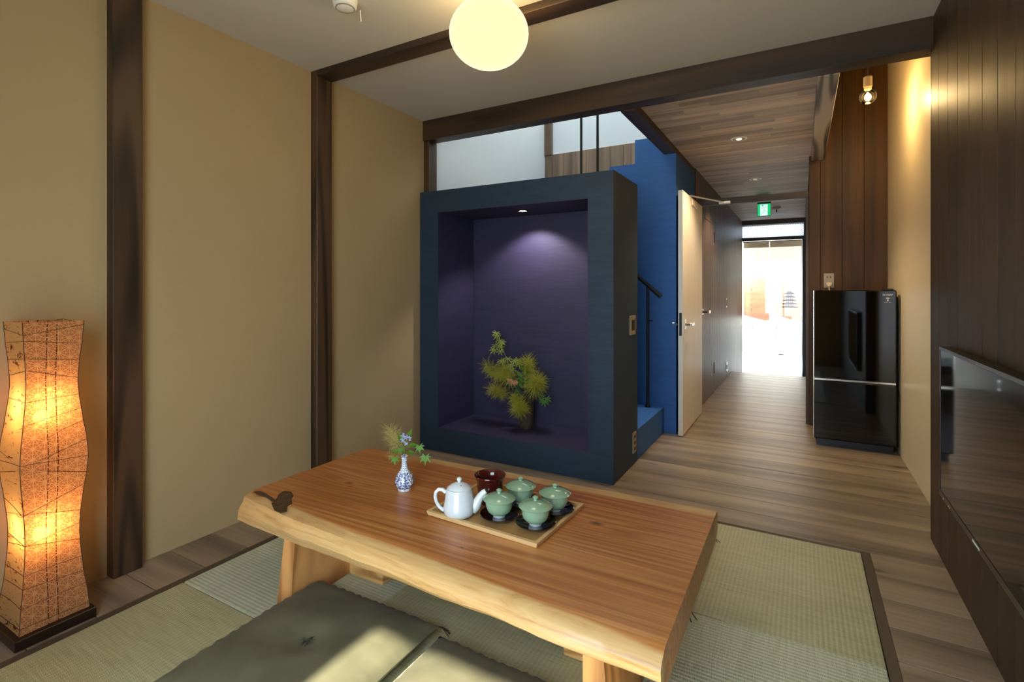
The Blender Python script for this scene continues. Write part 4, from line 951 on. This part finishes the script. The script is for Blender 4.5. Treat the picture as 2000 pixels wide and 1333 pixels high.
ar = thing('flower_arrangement', 'arrangement of yellow-green smoke plumes and maple in the woven vase', 'flowers', nv+Vector((0, 0, .2)))
rs = random.Random(4); vt = nv+Vector((0, 0, .17))
def an_(u, v, dy=0.): return py(u, v, nv.y+dy)
for (u, v, r_, n_, dy) in ((985, 728, .085, 650, -.03), (958, 722, .075, 500, -.02), (968, 763, .072, 520, -.08), (1032, 712, .075, 600, .0), (1047, 748, .098, 850, -.05), (1014, 798, .085, 700, -.12), (1005, 780, .06, 300, -.1)):
    c = an_(u, v, dy); T('stem', [vt, vt.lerp(c, .6)+Vector((0, 0, .02)), c], .002, STM, ar, 5); plume('smoke_plume', vt.lerp(c, .5), c, r_, n_, PLM, ar, rs, .0008)
T('branch', [vt, an_(1000, 735, -.03), an_(985, 690, -.03), an_(972, 655, -.03)], .0022, STM, ar, 6); T('branch', [vt, an_(1005, 740), an_(998, 705)], .002, STM, ar, 6); T('branch', [vt, an_(1045, 770, -.05), an_(1068, 778, -.08)], .0018, STM, ar, 6)
T('stem', [vt, an_(1015, 770, -.08), an_(1003, 748, -.10)], .003, STM, ar, 6); T('stem', [vt, an_(1024, 740, -.05), an_(1022, 715, -.05)], .003, STM, ar, 6)
for (u, v) in ((972, 655), (977, 664), (967, 674), (976, 676), (965, 683), (977, 685), (980, 668), (970, 650), (985, 705), (992, 700), (998, 712), (988, 716), (1005, 704), (1012, 703), (1013, 709), (978, 704), (1000, 722), (1060, 772), (1068, 778), (1064, 784), (1058, 780)):
    bm = bmesh.new(); leaf_mesh(bm, an_(u, v, -.03+rs.uniform(-.02, .02)), TOCAM+Vector((rs.uniform(-.5, .5), 0, rs.uniform(.1, .9))), (rs.uniform(-.8, .8), 0, -1), rs.uniform(.040, .052), 7, .22); finish('maple_leaf', bm, GRN2 if v < 760 else GRN, ar, False, nv)
for (u0, v0, u1, v1) in ((1022, 740, 1006, 722), (1024, 735, 1036, 726), (1022, 750, 1012, 735), (1026, 755, 1032, 738), (1010, 770, 995, 786), (1015, 772, 1006, 760), (1020, 760, 1010, 742), (1022, 728, 1016, 712), (1012, 776, 990, 778), (1000, 760, 1014, 744)):
    bm = bmesh.new(); blade(bm, an_(u0, v0, -.07), an_(u1, v1, -.10), .014, (TOCAM+Vector((0, 0, .6))).normalized()); finish('narrow_leaf', bm, GRN, ar, False, nv)
PNK = leafmat('floret_pink', '#D7A27E', .3)
bm = bmesh.new(); fc = an_(1002, 747, -.11)
for k in range(60):
    d = Vector((rs.uniform(-1, 1), rs.uniform(-1, .2), rs.uniform(-.6, .6))); cc = fc+Vector((d.x*.04, d.y*.02, d.z*.028-.2*d.x*.04))
    bm_sphere(bm, cc, rs.uniform(.004, .007), 6)
finish('flower_head', bm, PNK, ar, True, fc)
